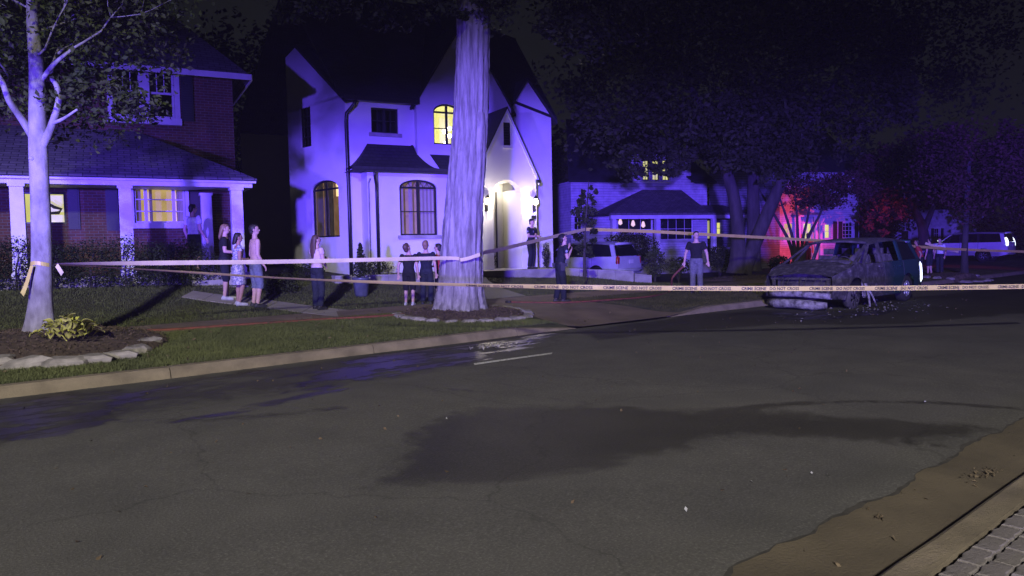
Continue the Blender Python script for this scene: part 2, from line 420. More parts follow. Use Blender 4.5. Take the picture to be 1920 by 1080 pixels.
for nm, a in (('wet', wetv), ('damp', dampv)):
    at = me.attributes.new(nm, 'FLOAT', 'POINT'); at.data.foreach_set('value', a.astype(np.float32))
tag(rd, kind='structure')
ex = np.arange(-2, 22, .06); jg = 0.025 * np.sin(ex * 2.1) + 0.025 * np.sin(ex * 5.7 + 1) + 0.012 * np.sin(ex * 13.3 + 2) + 0.007 * np.sin(ex * 31)
mbx = MB(); wj = [.004 + .035 * abs(math.sin(v * 1.7) * math.sin(v * 4.3 + 1)) + random.uniform(0, .012) for v in ex]
for k, v in enumerate(ex): mbx.v += [(v, 2.06 + jg[k] - wj[k], 0.003), (v, 2.13 + jg[k], 0.003)]
for k in range(len(ex) - 1): mbx.f.append((2 * k, 2 * k + 2, 2 * k + 3, 2 * k + 1))
tag(mbx.build('gutter_joint_dirt', mat('joint_dirt', (0.060, 0.054, 0.046), (0.030, 0.027, 0.024), 12, 0.95)), kind='structure')

# ---- concrete gutter and kerbs
m_conc = mat('kerb_concrete', (0.25, 0.205, 0.14), (0.14, 0.115, 0.08), 2.2, 0.9, 0.5, 60)
m_gut = mat('gutter_concrete', (0.135, 0.108, 0.07), (0.085, 0.068, 0.045), 1.3, 0.9, 0.5, 45)
gu = MB(); gu.quad((-60, 1.48, 0.0), (360, 1.48, 0.0), (360, 2.5, 0.0), (-60, 2.5, 0.0))
tag(gu.build('gutter', m_gut), kind='structure')
def kerb(name, y0, y1, lean, segs):
    root = bpy.data.objects.new(name, None); COL.objects.link(root); ORI[root.name] = Vector((0, 0, 0)); tag(root, kind='structure')
    for (x0, x1, h0, h1) in segs:
        mb = MB(); n = 6; prev = None; d = 1 if y1 > y0 else -1
        for k in range(n + 1):
            x = x0 + (x1 - x0) * k / n; h = h0 + (h1 - h0) * k / n; j = random.uniform(-0.006, 0.006)
            ring = [(x, y0 - 0.02 * d + j, -0.03), (x, y0 + lean * d + j, h * 0.8), (x, y0 + (lean + 0.03) * d + j, h + random.uniform(-.004, .004)), (x, y1, h + 0.004), (x, y1, -0.03)]
            i = len(mb.v); mb.v += ring
            if prev is not None:
                for q in range(4): mb.f.append((prev + q, prev + q + 1, i + q + 1, i + q))
            else: mb.f.append(tuple(i + q for q in range(5)))
            prev = i
        mb.f.append(tuple(prev + q for q in range(5))[::-1])
        mb.build('kerb_segment', m_conc, root)
    return root
segs = []
x = -9.4
brk = [-9.4, -6.3, -3.2, -0.05, 3.02, 6.1, 9.15, 10.55]
for a, b_ in zip(brk[:-1], brk[1:]): segs.append((a + 0.008, b_ - 0.008, 0.15, 0.15))
segs[-1] = (9.158, 10.75, 0.15, 0.025)
segs.append((13.9, 15.2, 0.02, 0.15))
x = 15.2
while x < 42: segs.append((x + 0.008, x + 3.04, 0.15, 0.15)); x += 3.05
segs.append((42, 300, 0.15, 0.15))
kerb('kerb', 10.40, 10.60, 0.03, segs)
segs = [(-6 + 3.05 * k + 0.008, -6 + 3.05 * (k + 1) - 0.008, 0.105, 0.105) for k in range(12)] + [(30.6, 300, .105, .105)]
kerb('kerb_near', 1.50, 1.30, 0.03, segs)

# ---- pavers beside the photographer
m_pav = mat('paver_stone', (0.24, 0.215, 0.20), (0.14, 0.125, 0.12), 2.0, 0.85, 0.5, 50)
m_bed = mat('paver_sand', (0.05, 0.043, 0.036), (0.03, 0.026, 0.022), 20, 0.95, 0.3)
pv = MB(); pv.quad((-6, -2.5, 0.075), (60, -2.5, 0.075), (60, 1.28, 0.075), (-6, 1.28, 0.075)); pvo = tag(pv.build('pavement', m_bed), kind='structure')
pmesh = []
for k in range(4):
    mb = MB(); L, Wd, zz = 0.205, 0.100, 0.06; zig = 0.006
    out = [(-L/2, -Wd/2), (-L/4, -Wd/2 - zig), (0, -Wd/2 + zig), (L/4, -Wd/2 - zig), (L/2, -Wd/2), (L/2 + zig, 0), (L/2, Wd/2), (L/4, Wd/2 - zig), (0, Wd/2 + zig), (-L/4, Wd/2 - zig), (-L/2, Wd/2), (-L/2 + zig, 0)]
    out = [(x + random.uniform(-.003, .003), y + random.uniform(-.003, .003)) for x, y in out]
    ins = [(x * 0.95, y * 0.90) for x, y in out]; n = len(out)
    mb.v = [(x, y, 0) for x, y in out] + [(x, y, zz - 0.006) for x, y in out] + [(x, y, zz + random.uniform(-.001, .001)) for x, y in ins]
    for q in range(n):
        r = (q + 1) % n; mb.f += [(q, r, n + r, n + q), (n + q, n + r, 2 * n + r, 2 * n + q)]
    mb.f.append(tuple(2 * n + q for q in range(n)))
    me_ = bpy.data.meshes.new('paver'); me_.from_pydata(mb.v, [], mb.f); me_.materials.append(m_pav); pmesh.append(me_)
cnt = 0
for j in range(12):
    for i in range(40):
        x = 1.6 + i * 0.218 + (0.109 if j % 2 else 0); y = 1.215 - j * 0.113
        d = Vector((x, y, 0.15)) - CP
        if d.dot(F0) < 0.3 or d.dot(R0) > 0.76 * d.dot(F0) or x > 8: continue
        o = bpy.data.objects.new('paver', pmesh[random.randrange(4)]); COL.objects.link(o); o.parent = pvo
        o.location = (x, y, 0.058 + random.uniform(-.004, .004)); o.rotation_euler = (random.uniform(-.015, .015), random.uniform(-.015, .015), random.uniform(-.015, .015)); cnt += 1

# ---- footway slabs, house walk, driveway
m_walk = mat('walk_concrete', (0.20, 0.150, 0.115), (0.12, 0.09, 0.07), 1.5, 0.92, 0.4, 40)
m_walk2 = mat('walk_concrete_pale', (0.36, 0.33, 0.30), (0.24, 0.22, 0.20), 1.5, 0.9, 0.4, 40)
sw = bpy.data.objects.new('footway', None); COL.objects.link(sw); ORI[sw.name] = Vector((0, 0, 0)); tag(sw, kind='structure')
def slab(name, corners, m, parent, up=0.014, thick=0.08):
    a = [Vector((x, y, gz(x, y) + up)) for x, y in corners]; c = sum(a, Vector()) / len(a)
    mb = MB(); n = len(a); top = [p + (c - p) * 0.02 for p in a]; top = [Vector((p.x, p.y, p.z)) for p in top]
    mb.v = [tuple(p - Z * thick) for p in a] + [tuple(p - Z * 0.008) for p in a] + [tuple(p) for p in top]
    for q in range(n):
        r = (q + 1) % n; mb.f += [(q, r, n + r, n + q), (n + q, n + r, 2 * n + r, 2 * n + q)]
    mb.f.append(tuple(2 * n + q for q in range(n))); return mb.build(name, m, parent)
x = -5.0
while x < 40:
    slab('paving_slab', [(x + .006, 14.15), (x + 1.49, 14.15), (x + 1.49, 15.35), (x + .006, 15.35)], m_walk, sw); x += 1.5
hw = bpy.data.objects.new('house_walk', None); COL.objects.link(hw); ORI[hw.name] = Vector((0, 0, 0)); tag(hw, kind='structure')
pl = [(640, 590), (566, 581), (500, 572), (436, 565), (380, 558), (340, 552)]
L_ = [onground(x, y + 6) for x, y in pl]; U_ = [onground(x + 22, y - 6) for x, y in pl]
for k in range(5):
    slab('paving_slab', [tuple(L_[k + 1][:2]), tuple((L_[k] + (L_[k + 1] - L_[k]) * 0.02)[:2]), tuple((U_[k] + (U_[k + 1] - U_[k]) * 0.02)[:2]), tuple(U_[k + 1][:2])], m_walk2, hw, 0.016)
m_drive = mat('driveway_concrete', (0.17, 0.125, 0.09), (0.10, 0.075, 0.055), 1.2, 0.85, 0.4, 40)
m_drive2 = mat('driveway_asphalt', (0.060, 0.062, 0.068), (0.036, 0.037, 0.04), 1.5, 0.7, 0.4, 60)
def drape(name, pts_l, pts_r, m, nseg=14, nacr=8, up=0.010):
    V = []; 
    def lerp(pts, t):
        k = t * (len(pts) - 1); i = min(int(k), len(pts) - 2); return Vector(pts[i]).lerp(Vector(pts[i + 1]), k - i)
    for i in range(nseg + 1):
        a = lerp(pts_l, i / nseg); b_ = lerp(pts_r, i / nseg)
        for j in range(nacr + 1):
            p = a.lerp(b_, j / nacr); V.append((p.x, p.y, max(gz(p.x, p.y), 0.0) + up))
    F = [(i * (nacr + 1) + j, i * (nacr + 1) + j + 1, (i + 1) * (nacr + 1) + j + 1, (i + 1) * (nacr + 1) + j) for i in range(nseg) for j in range(nacr)]
    mb = MB(); mb.v = V; mb.f = F; return tag(mb.build(name, m, None, True), kind='structure')
drape('driveway_apron', [(10.6, 10.42), (10.9, 12.2), (11.0, 14.13)], [(14.2, 10.42), (13.9, 12.2), (13.8, 14.13)], m_drive, 16, 10, 0.018)
drape('driveway', [(11.0, 15.37), (11.6, 18), (12.2, 20.2)], [(13.9, 15.37), (14.7, 18), (16.0, 20.2)], m_drive2, 20, 10, 0.016)

# ---- road litter, thin broken pale line
m_pale_line = mat('pale_line', (0.62, 0.62, 0.58), (0.10, 0.10, 0.10), 40, 0.7, lo=0.38, hi=0.5)
A = [atz(x, y, 0.045) for x, y in ((888, 681), (1036, 660), (1034, 663), (890, 684))]
mb = MB()
for k in range(12):
    a0, a1 = A[0].lerp(A[1], k / 12), A[0].lerp(A[1], (k + 1) / 12); b0, b1 = A[3].lerp(A[2], k / 12), A[3].lerp(A[2], (k + 1) / 12)
    zz = lambda p: (p.x, p.y, float(roadz(np.array(p.x), np.array(p.y))) + 0.005)
    mb.quad(zz(a0), zz(a1), zz(b1), zz(b0))
tag(mb.build('pale_road_line', m_pale_line), kind='structure')

# ---- grass
def grass(name, n, region, hmin, hmax, label, m, dens=None):
    (x0, x1, y0, y1) = region
    P = np.stack([RNG.uniform(x0, x1, n), RNG.uniform(y0, y1, n)], 1)
    keep = dens(P) if dens else np.ones(n, bool)
    d = P @ np.array([F0.x, F0.y]); l = P @ np.array([R0.x, R0.y])
    keep &= (np.abs(l) < 0.74 * d + 0.5) & (d > 3)
    P = P[keep]; n = len(P); Zg = ngz(P[:, 0], P[:, 1])
    clump = 0.5 + 0.5 * np.sin(P[:, 0] * 3.1 + np.sin(P[:, 1] * 2.3) * 2) * np.cos(P[:, 1] * 2.7 + P[:, 0])
    h = (hmin + (hmax - hmin) * RNG.uniform(0, 1, n) * (0.5 + 0.5 * clump))
    a = RNG.uniform(0, 2 * np.pi, n); w = RNG.uniform(0.004, 0.008, n); ln = RNG.normal(0, 0.45, (n, 2)) * h[:, None]
    dx = np.cos(a) * w; dy = np.sin(a) * w
    b0 = np.stack([P[:, 0] - dx, P[:, 1] - dy, Zg - 0.005], 1); b1 = np.stack([P[:, 0] + dx, P[:, 1] + dy, Zg - 0.005], 1)
    tp = np.stack([P[:, 0] + ln[:, 0], P[:, 1] + ln[:, 1], Zg + h], 1)
    V = np.stack([b0, b1, tp], 1).reshape(-1, 3); F = np.arange(3 * n).reshape(-1, 3)
    return tag(np_mesh(name, V, F, m, None, 3), label, 'grass', None, 'stuff')
m_grass = mat('grass_blades', (0.110, 0.125, 0.046), (0.068, 0.078, 0.034), 1.3, 0.7, spec=0.2)
BED1 = Vector((atd(70, 620, 11.6).x, atd(70, 620, 11.6).y, 0)); BED2 = Vector((atd(868, 588, 16.2).x, atd(868, 588, 16.2).y, 0))
def verge(P):
    k = ((P[:, 0] - BED2.x) ** 2 + (P[:, 1] - BED2.y) ** 2 > 1.35 ** 2)
    e = ((P[:, 0] - BED1.x) / 1.82) ** 2 + ((P[:, 1] - BED1.y + .05) / 1.95) ** 2 > 1.0
    return k & e & ~((P[:, 0] > 10.5) & (P[:, 0] < 14.3))
grass('verge_grass', 170000, (-4, 11, 10.62, 14.13), 0.02, 0.075, 'short green grass on the verge between kerb and footway', m_grass, verge)
def lawn(P):
    s = np.ones(len(P), bool)
    for k in range(5):
        poly = [L_[k][:2], L_[k + 1][:2], U_[k + 1][:2], U_[k][:2]]; s &= polysd(P, [tuple(q) for q in poly]) > 0
    poly = [(10.9, 15.3), (13.9, 15.3), (14.7, 18), (16.0, 20.3), (12.2, 20.3), (11.6, 18)]
    return s & (polysd(P, poly) > 0)
grass('lawn_grass', 150000, (-4, 22, 15.37, 21), 0.02, 0.08, 'dark green lawn grass rising from the footway to the houses', m_grass, lawn)
m_grass2 = mat('grass_blades_dry', (0.075, 0.070, 0.030), (0.036, 0.040, 0.016), 2.0, 0.8, spec=0.2)
grass('verge_grass_worn', 120000, (14.2, 40, 10.62, 14.13), 0.015, 0.06, 'worn dry grass on the far verge beside the driveway', m_grass2)
# ================================================================== HOUSES
m_stucco = mat('stucco_white', (0.74, 0.73, 0.70), (0.66, 0.65, 0.63), 0.8, 0.92, 0.25, 40)
m_white = mat('white_trim', (0.76, 0.76, 0.74), (0.64, 0.64, 0.63), 3, 0.5)
m_black = mat('black_metal', (0.016, 0.016, 0.018), (0.010, 0.010, 0.011), 6, 0.4)
m_shut = mat('dark_shutter', (0.018, 0.020, 0.022), (0.012, 0.013, 0.015), 6, 0.55)
m_brick = brick_mat('red_brick', (0.15, 0.060, 0.034), (0.10, 0.042, 0.026), (0.16, 0.14, 0.11), 0.215, 0.075, msize=0.008)
m_shing = brick_mat('roof_shingles', (0.17, 0.16, 0.155), (0.11, 0.105, 0.105), (0.03, 0.03, 0.03), 0.30, 0.14, msize=0.010, bumpd=0.02)
m_slate = brick_mat('dark_roof', (0.030, 0.030, 0.034), (0.022, 0.022, 0.026), (0.010, 0.010, 0.010), 0.25, 0.12, msize=0.010, bumpd=0.02)
m_siding = brick_mat('white_siding', (0.72, 0.72, 0.72), (0.68, 0.68, 0.69), (0.50, 0.50, 0.50), 4.0, 0.14, msize=0.010, bumpd=0.02)
m_gray = brick_mat('gray_siding', (0.33, 0.34, 0.35), (0.30, 0.31, 0.32), (0.14, 0.14, 0.14), 4.0, 0.14, msize=0.010, bumpd=0.02)
m_stone = mat('pale_stone', (0.40, 0.38, 0.35), (0.25, 0.235, 0.22), 2.4, 0.9, 0.6, 16)
m_pane = glass('window_glass')
m_darkroom = mat('dark_interior', (0.012, 0.012, 0.014), (0.007, 0.007, 0.008), 2, 0.9)
m_lit = emit('lit_interior', (1.0, 0.78, 0.36), 0.34, (0.62, 0.46, 0.20), 1.6)
m_lit_b = emit('lit_interior_bright', (1.0, 0.82, 0.45), 1.5, (1.0, 0.66, 0.30), 2.0)
m_lit_dim = emit('lit_interior_dim', (0.55, 0.36, 0.20), 0.26, (0.25, 0.15, 0.09), 2.5)
m_lit_y = emit('lit_interior_yellow', (0.95, 0.90, 0.42), 0.42, (0.80, 0.72, 0.30), 1.2)
m_curt = emit('backlit_curtain', (0.50, 0.37, 0.28), 0.10, (0.28, 0.20, 0.15), 6)
m_curt_lit = emit('backlit_curtain', (0.55, 0.40, 0.30), 0.14, (0.30, 0.21, 0.16), 6)
m_globe = emit('lamp_globe', (1.0, 0.86, 0.60), 14.0)
m_globe2 = emit('lamp_globe_soft', (1.0, 0.66, 0.55), 1.1)
m_door = mat('dark_door', (0.030, 0.022, 0.018), (0.018, 0.013, 0.011), 3, 0.45)

def wall(mb, F, u0, u1, z0, z1, ops=(), w=0.0, reveal=0.16):
    us = sorted({u0, u1, *[v for o in ops for v in (o[0], o[1])]}); zs = sorted({z0, z1, *[v for o in ops for v in (o[2], o[3])]})
    for a, b in zip(us[:-1], us[1:]):
        for c, d in zip(zs[:-1], zs[1:]):
            mu, mz = (a + b) / 2, (c + d) / 2
            if any(o[0] < mu < o[1] and o[2] < mz < o[3] for o in ops): continue
            mb.quad(F.P(a, w, c), F.P(b, w, c), F.P(b, w, d), F.P(a, w, d))
    for o in ops:
        a, b, c, d = o[:4]; rise = o[4] if len(o) > 4 else 0
        arc = arcpts(a, b, d, rise); wi = w - reveal
        mb.quad(F.P(a, w, c), F.P(a, w, arc[0][1]), F.P(a, wi, arc[0][1]), F.P(a, wi, c)); mb.quad(F.P(b, w, c), F.P(b, wi, c), F.P(b, wi, arc[-1][1]), F.P(b, w, arc[-1][1]))
        mb.quad(F.P(a, w, c), F.P(a, wi, c), F.P(b, wi, c), F.P(b, w, c))
        for p, q in zip(arc[:-1], arc[1:]):
            mb.quad(F.P(p[0], w, p[1]), F.P(p[0], wi, p[1]), F.P(q[0], wi, q[1]), F.P(q[0], w, q[1]))
            if rise: mb.quad(F.P(p[0], w, p[1]), F.P(q[0], w, q[1]), F.P(q[0], w, d), F.P(p[0], w, d))
def arcpts(a, b, top, rise, n=14):
    if not rise: return [(a, top), (b, top)]
    h = (b - a) / 2; c = (a + b) / 2
    return [(c - h * math.cos(math.pi * k / n), top - rise + rise * math.sin(math.pi * k / n)) for k in range(n + 1)]
def window(H, F, u0, u1, z0, z1, w=0.0, rise=0.0, bars=(1, 1), fr=0.05, m=None, room=None, casing=0.0, sill=False, mull=None, curtains=False, diamond=False, depth=0.9, label=None):
    """a window set into a wall opening: frame with glazing bars, pane, and the room or dark behind it"""
    m = m or m_black; wf = w - 0.07; mb = MB()
    arc = arcpts(u0, u1, z1, rise); zs = arc[0][1]
    F.box(mb, u0, u0 + fr, wf - .05, wf, z0, zs); F.box(mb, u1 - fr, u1, wf - .05, wf, z0, zs); F.box(mb, u0 + fr, u1 - fr, wf - .05, wf, z0, z0 + fr)
    if rise:
        for p, q in zip(arc[:-1], arc[1:]):
            c = ((u0 + u1) / 2, zs); pi = (p[0] + (c[0] - p[0]) * fr * 1.6 / (u1 - u0), p[1] - fr); qi = (q[0] + (c[0] - q[0]) * fr * 1.6 / (u1 - u0), q[1] - fr)
            mb.hexa([F.P(p[0], wf - .05, p[1]), F.P(p[0], wf, p[1]), F.P(q[0], wf, q[1]), F.P(q[0], wf - .05, q[1])], [F.P(pi[0], wf - .05, pi[1]), F.P(pi[0], wf, pi[1]), F.P(qi[0], wf, qi[1]), F.P(qi[0], wf - .05, qi[1])])
    else: F.box(mb, u0 + fr, u1 - fr, wf - .05, wf, z1 - fr, z1)
    if casing:
        k = casing
        F.box(mb, u0 - k, u0 - .002, w + .003, w + .035, z0 - k, z1 + k); F.box(mb, u1 + .002, u1 + k, w + .003, w + .035, z0 - k, z1 + k)
        F.box(mb, u0, u1, w + .003, w + .035, z1 + .002, z1 + k)
    o = mb.build('window', m, H); tag(o, label)
    if mull:
        for um in mull:
            F.box(MB(), 0, 0, 0, 0, 0, 0)
            q = MB(); F.box(q, um - fr * 0.8, um + fr * 0.8, wf - .048, wf + .004, z0 + fr, (z1 if not rise else z1 - fr * 1.2)); q.build('mullion', m, o)
    if sill or casing:
        q = MB(); F.box(q, u0 - (casing or .06) - .03, u1 + (casing or .06) + .03, w + .004, w + .08, z0 - (casing or 0.07) - .05, z0 - .004 - (0.0 if not casing else 0)); q.build('sill', m if casing else m_stone, o)
    nb, nr = bars
    for k in range(1, nb + 1):
        u = u0 + (u1 - u0) * k / (nb + 1)
        if mull and any(abs(u - um) < .02 for um in mull): continue
        q = MB(); F.box(q, u - .011, u + .011, wf - .04, wf - .006, z0 + fr, z1 - (fr if not rise else fr * 1.5)); q.build('glazing_bar', m, o)
    for k in range(1, nr + 1):
        z = z0 + (zs - z0) * k / (nr + (0 if rise else 1)); t = 0.014 if not (rise and k == nr) else 0.03
        q = MB(); F.box(q, u0 + fr, u1 - fr, wf - .042, wf - .004, z - t, z + t); q.build('glazing_bar', m, o)
    if diamond:
        q = MB(); s = (u1 - u0) / 6; c = (u0 + u1) / 2; h = (u1 - u0) / 2
        top = lambda u: zs + rise * math.sqrt(max(0, 1 - ((u - c) / h) ** 2))
        for sg in (1, -1):
            for k in range(-8, 9):
                pts = []
                for j in range(60):
                    z = zs + rise * j / 59; u = c + k * s + sg * (z - zs) * 0.7
                    if u0 < u < u1 and z < top(u): pts.append((u, z))
                if len(pts) > 1: q.tube([F.P(pts[0][0], wf - .02, pts[0][1]), F.P(pts[-1][0], wf - .02, pts[-1][1])], 0.007, 4)
        q.build('leaded_lattice', m, o)
    q = MB(); q.poly([F.P(u0 + .005, wf - .03, z0 + .005), F.P(u1 - .005, wf - .03, z0 + .005)] + [F.P(min(max(p[0], u0 + .005), u1 - .005), wf - .03, p[1] - .004) for p in arc[::-1]]); q.build('pane', m_pane, o)
    wd = w - depth; q = MB(); e = 0.35 if room else 0.0; wb = w - 0.17
    A = [F.P(u0 - .01, wb, z0 - .01), F.P(u1 + .01, wb, z0 - .01), F.P(u1 + .01, wb, z1 + .01), F.P(u0 - .01, wb, z1 + .01)]
    B = [F.P(u0 - e, wd, z0 - .2), F.P(u1 + e, wd, z0 - .2), F.P(u1 + e, wd, z1 + .1), F.P(u0 - e, wd, z1 + .1)]
    q.poly(B)
    for k in range(4): q.quad(A[k], A[(k + 1) % 4], B[(k + 1) % 4], B[k])
    q.build('room', room or m_darkroom, o)
    if curtains:
        for (a, b) in curtains:
            q = MB(); n = 14; i0 = len(q.v)
            for k in range(n + 1):
                u = u0 + (u1 - u0) * (a + (b - a) * k / n); ww = w - .26 + 0.025 * math.sin(k * 1.9)
                q.v += [tuple(F.P(u, ww, z0)), tuple(F.P(u, ww, z1))]
            for k in range(n): q.f.append((2 * k, 2 * k + 2, 2 * k + 3, 2 * k + 1))
            q.build('curtain', m_curt, o, True)
    return o
def roofquad(H, name, pts, m, thick=0.10):
    mb = MB(); n = len(pts); top = [Vector(p) for p in pts]; bot = [p - Z * thick for p in top]
    i = 0; mb.v = [tuple(p) for p in top] + [tuple(p) for p in bot]; mb.f = [tuple(range(n)), tuple(range(2 * n - 1, n - 1, -1))] + [(k, n + k, n + (k + 1) % n, (k + 1) % n) for k in range(n)]
    o = mb.build(name, m, H)
    u = (top[1] - top[0]).normalized(); nn = u.cross(top[-1] - top[0]).normalized(); uv_plane(o, u, nn.cross(u)); return o
def pipe(H, name, pts, r, m): 
    mb = MB(); mb.tube(pts, r, 8); return mb.build(name, m, H, True)

# ------------------------------------------------------------------ pale stucco house with arched entry
AH = R(-13.5)
A2 = atd(655, 480, 24.5); F2 = Frame(A2.xy, AH); U = F2.uh; ZH = F2.zh
zb = 0.55
H2 = thing('stucco_house', (A2.x, A2.y, 0.8), 'pale stucco house with steep gables and lit arched entry behind the big trunk', 'house')
wm = MB()
uR = U(1036); ze = ZH(655, 178); zr = ze + 4.3
# left part of the front, between downspout and gable bay
b_l, b_r = U(690, .7), U(893, .7) # bay below
w_up = (U(701), U(751), ZH(725, 250), ZH(725, 203))
wall(wm, F2, 0, U(786), zb, ze, [w_up])
gl, gr = U(786, .25), U(962, .25); zg = ZH(786, 187, .25)
w_li = (U(817, .25), U(868, .25), ZH(835, 271, .25), ZH(835, 195, .25), 0.28)
wall(wm, F2, gl, gr, zb, zg, [w_li], .25)
gp_u, gp_z = (gl + gr) / 2, ZH(872, 40, .25)
wm.poly([F2.P(gl, .25, zg), F2.P(gr, .25, zg), F2.P(gp_u, .25, gp_z)])
wm.quad(F2.P(gl, .25, zb), F2.P(gl, .25, zg), F2.P(gl, 0, zg), F2.P(gl, 0, zb)); wm.quad(F2.P(gr, .25, zb), F2.P(gr, 0, zb), F2.P(gr, 0, zg), F2.P(gr, .25, zg))
zq = ZH(1036, 215); rl = gr
wall(wm, F2, rl, uR, zb, zq); q_u, q_z = U(992), ZH(990, 150)
wm.poly([F2.P(rl, 0, zq), F2.P(uR, 0, zq), F2.P(q_u, 0, q_z)])
wm.quad(F2.P(uR, 0, zb), F2.P(uR, -9, zb), F2.P(uR, -9, zq), F2.P(uR, 0, zq))
wm.quad(F2.P(-2.0, -9, zb), F2.P(uR, -9, zb), F2.P(uR, -9, ze), F2.P(-2.0, -9, ze))
wo = wm.build('wall', m_stucco, H2)
# left wing wall
B2 = atd(548, 480, 27.2); fl = Frame(B2.xy, math.atan2(A2.y - B2.y, A2.x - B2.x)); LL = (Vector(A2.xy) - Vector(B2.xy)).length
ww = MB(); wz = fl.zh(655, 178)
o1 = (fl.uh(568), fl.uh(588), fl.zh(578, 275), fl.zh(578, 196)); o2 = (fl.uh(585), fl.uh(636), fl.zh(610, 445), fl.zh(610, 338), 0.30)
wall(ww, fl, 0, LL - 0.003, zb, wz, [o1, o2])
pk = fl.uh(566), fl.zh(566, 82)
ww.poly([fl.P(0, 0, wz), fl.P(LL, 0, wz), fl.P(pk[0], 0, pk[1]), fl.P(0, 0, pk[1] - .25)])
ww.quad(fl.P(0, 0, zb), fl.P(0, 0, pk[1] - .3), fl.P(0, -5, pk[1] - .3), fl.P(0, -5, zb))
wwo = ww.build('wing_wall', m_stucco, H2)
window(H2, fl, *o1, bars=(1, 3)); window(H2, fl, o2[0], o2[1], o2[2], o2[3], rise=0.30, bars=(1, 1), mull=[(o2[0] + o2[1]) / 2], room=m_lit_dim, diamond=True, curtains=[(-.15, 0.22), (.24, .60)], depth=.7, label='arched leaded window glowing warm in the left wing')
wq = [o for o in H2.children if o.get('label') == 'arched leaded window glowing warm in the left wing'][0]
hh = o2[3] - o2[2]; q = MB(); fl.box(q, o2[0] + .52 * (o2[1] - o2[0]), o2[1] + .1, -.62, -.58, o2[2] + .08, o2[2] + hh * .36); q.build('lit_panel', m_lit_b, wq)
q = MB(); fl.box(q, o2[0] + .36 * (o2[1] - o2[0]), o2[1] + .1, -.64, -.60, o2[2] + hh * .74, o2[3] + .02); q.build('lit_ceiling', m_lit_b, wq)
q = MB(); q.ball(fl.P(o2[0] + .82 * (o2[1] - o2[0]), -.5, o2[2] + .18), (.12, .12, .16), 10, 8); q.build('vase', m_darkroom, wq, True)
window(H2, F2, *w_up, bars=(3, 1), mull=[(w_up[0] + w_up[1]) / 2], casing=0.0, sill=True)
wl = window(H2, F2, w_li[0], w_li[1], w_li[2], w_li[3], w=.25, rise=0.28, bars=(1, 2), mull=[(w_li[0] + w_li[1]) / 2], room=m_lit_y, depth=1.6, label='lit arched upper window with globe lamps inside')
for (x, y) in ((833, 247), (843, 241), (843, 255), (834, 267)):
    u, z = F2.hit(x, y, -.4); q = MB(); q.ball(F2.P(u, -.4, z), 0.075 if y < 260 else .04, 12, 8); q.build('globe_lamp', m_globe2 if False else m_globe, wl, True)
# ground floor bay under a flared roof
zbay = ZH(750, 316, .7); bm = MB()
bw = (U(750, .7), U(820, .7), ZH(785, 441, .7), ZH(785, 337, .7), 0.26)
wall(bm, F2, b_l, b_r, zb, zbay, [bw], .7); bm.quad(F2.P(b_l, .7, zb), F2.P(b_l, .7, zbay), F2.P(b_l, 0, zbay), F2.P(b_l, 0, zb))
bm.build('bay_wall', m_stucco, H2)
window(H2, F2, bw[0], bw[1], bw[2], bw[3], w=.7, rise=0.26, bars=(1, 2), mull=[(bw[0] + bw[1]) / 2], room=m_lit_dim, diamond=True, curtains=[(0.02, .16), (.30, .40), (.55, .98)], depth=.66, sill=True, label='arched leaded bay window with half drawn curtains')
e_w = 1.12; eL, eR = U(664, e_w), U(893, e_w); zE = ZH(750, 314, e_w)
tL, tR = U(692), U(772); zT = ZH(700, 270); xR = U(803); zT2 = ZH(820, 292)
rf = MB(); rows = []
for k in range(7): # flared front slope
    f = k / 6; cu = f ** 1.6
    a = F2.P(eL + (tL - eL) * f, e_w * (1 - f), zE + (zT - zE) * cu); b_ = F2.P(xR + (tR - xR) * f, e_w * (1 - f), zE + (zT - zE) * cu); rows.append((a, b_))
for (a, b_), (c, d) in zip(rows[:-1], rows[1:]):
    rf.quad(a, b_, d, c); 
    za, zc = Vector(a), Vector(c); rf.quad(F2.P((za - F2.o).dot(F2.u), 0, za.z), a, c, F2.P((zc - F2.o).dot(F2.u), 0, zc.z))
    rf.quad(b_, F2.P((Vector(b_) - F2.o).dot(F2.u), 0.26, b_.z), F2.P((Vector(d) - F2.o).dot(F2.u), 0.26, d.z), d)
rf.quad(F2.P(xR, e_w, zE + .002), F2.P(eR, e_w, zE + .002), F2.P(eR, .26, zT2), F2.P(xR, .26, zT2))
F2.box(rf, eL - .02, eR, e_w - .02, e_w + .06, zE - .16, zE - .002); rf.quad(F2.P(eL, e_w, zE - .1), F2.P(eR, e_w, zE - .1), F2.P(eR, 0, zE - .1), F2.P(eL, 0, zE - .1))
ro = rf.build('bay_roof', m_slate, H2); uv_plane(ro, F2.u, Z)
# main roofs
roofquad(H2, 'roof', [F2.P(-.25, .40, ze - .10), F2.P(gl + .05, .40, ze - .10), F2.P(gp_u, -3.2, zr), F2.P(-1.2, -3.2, zr)], m_slate)
roofquad(H2, 'roof', [F2.P(gr - .5, .02, zq + .6), F2.P(uR + .25, .02, zq - .1), F2.P(uR + .25, -3.2, zr - .8), F2.P(gp_u, -3.2, zr)], m_slate)
roofquad(H2, 'roof', [F2.P(-2.2, -9.2, ze - .1), F2.P(uR + .3, -9.2, ze - .1), F2.P(uR + .3, -3.21, zr - .8), F2.P(-1.2, -3.21, zr)], m_slate)
roofquad(H2, 'gable_roof', [F2.P(gl - .15, .33, zg - .22), F2.P(gp_u, .33, gp_z + .06), F2.P(gp_u, -4, gp_z + .06), F2.P(gl - .15, -4, zg - .22)], m_slate)
roofquad(H2, 'gable_roof', [F2.P(gp_u, .33, gp_z + .06), F2.P(gr + .15, .33, zg - .22), F2.P(gr + .15, -4, zg - .22), F2.P(gp_u, -4, gp_z + .06)], m_slate)
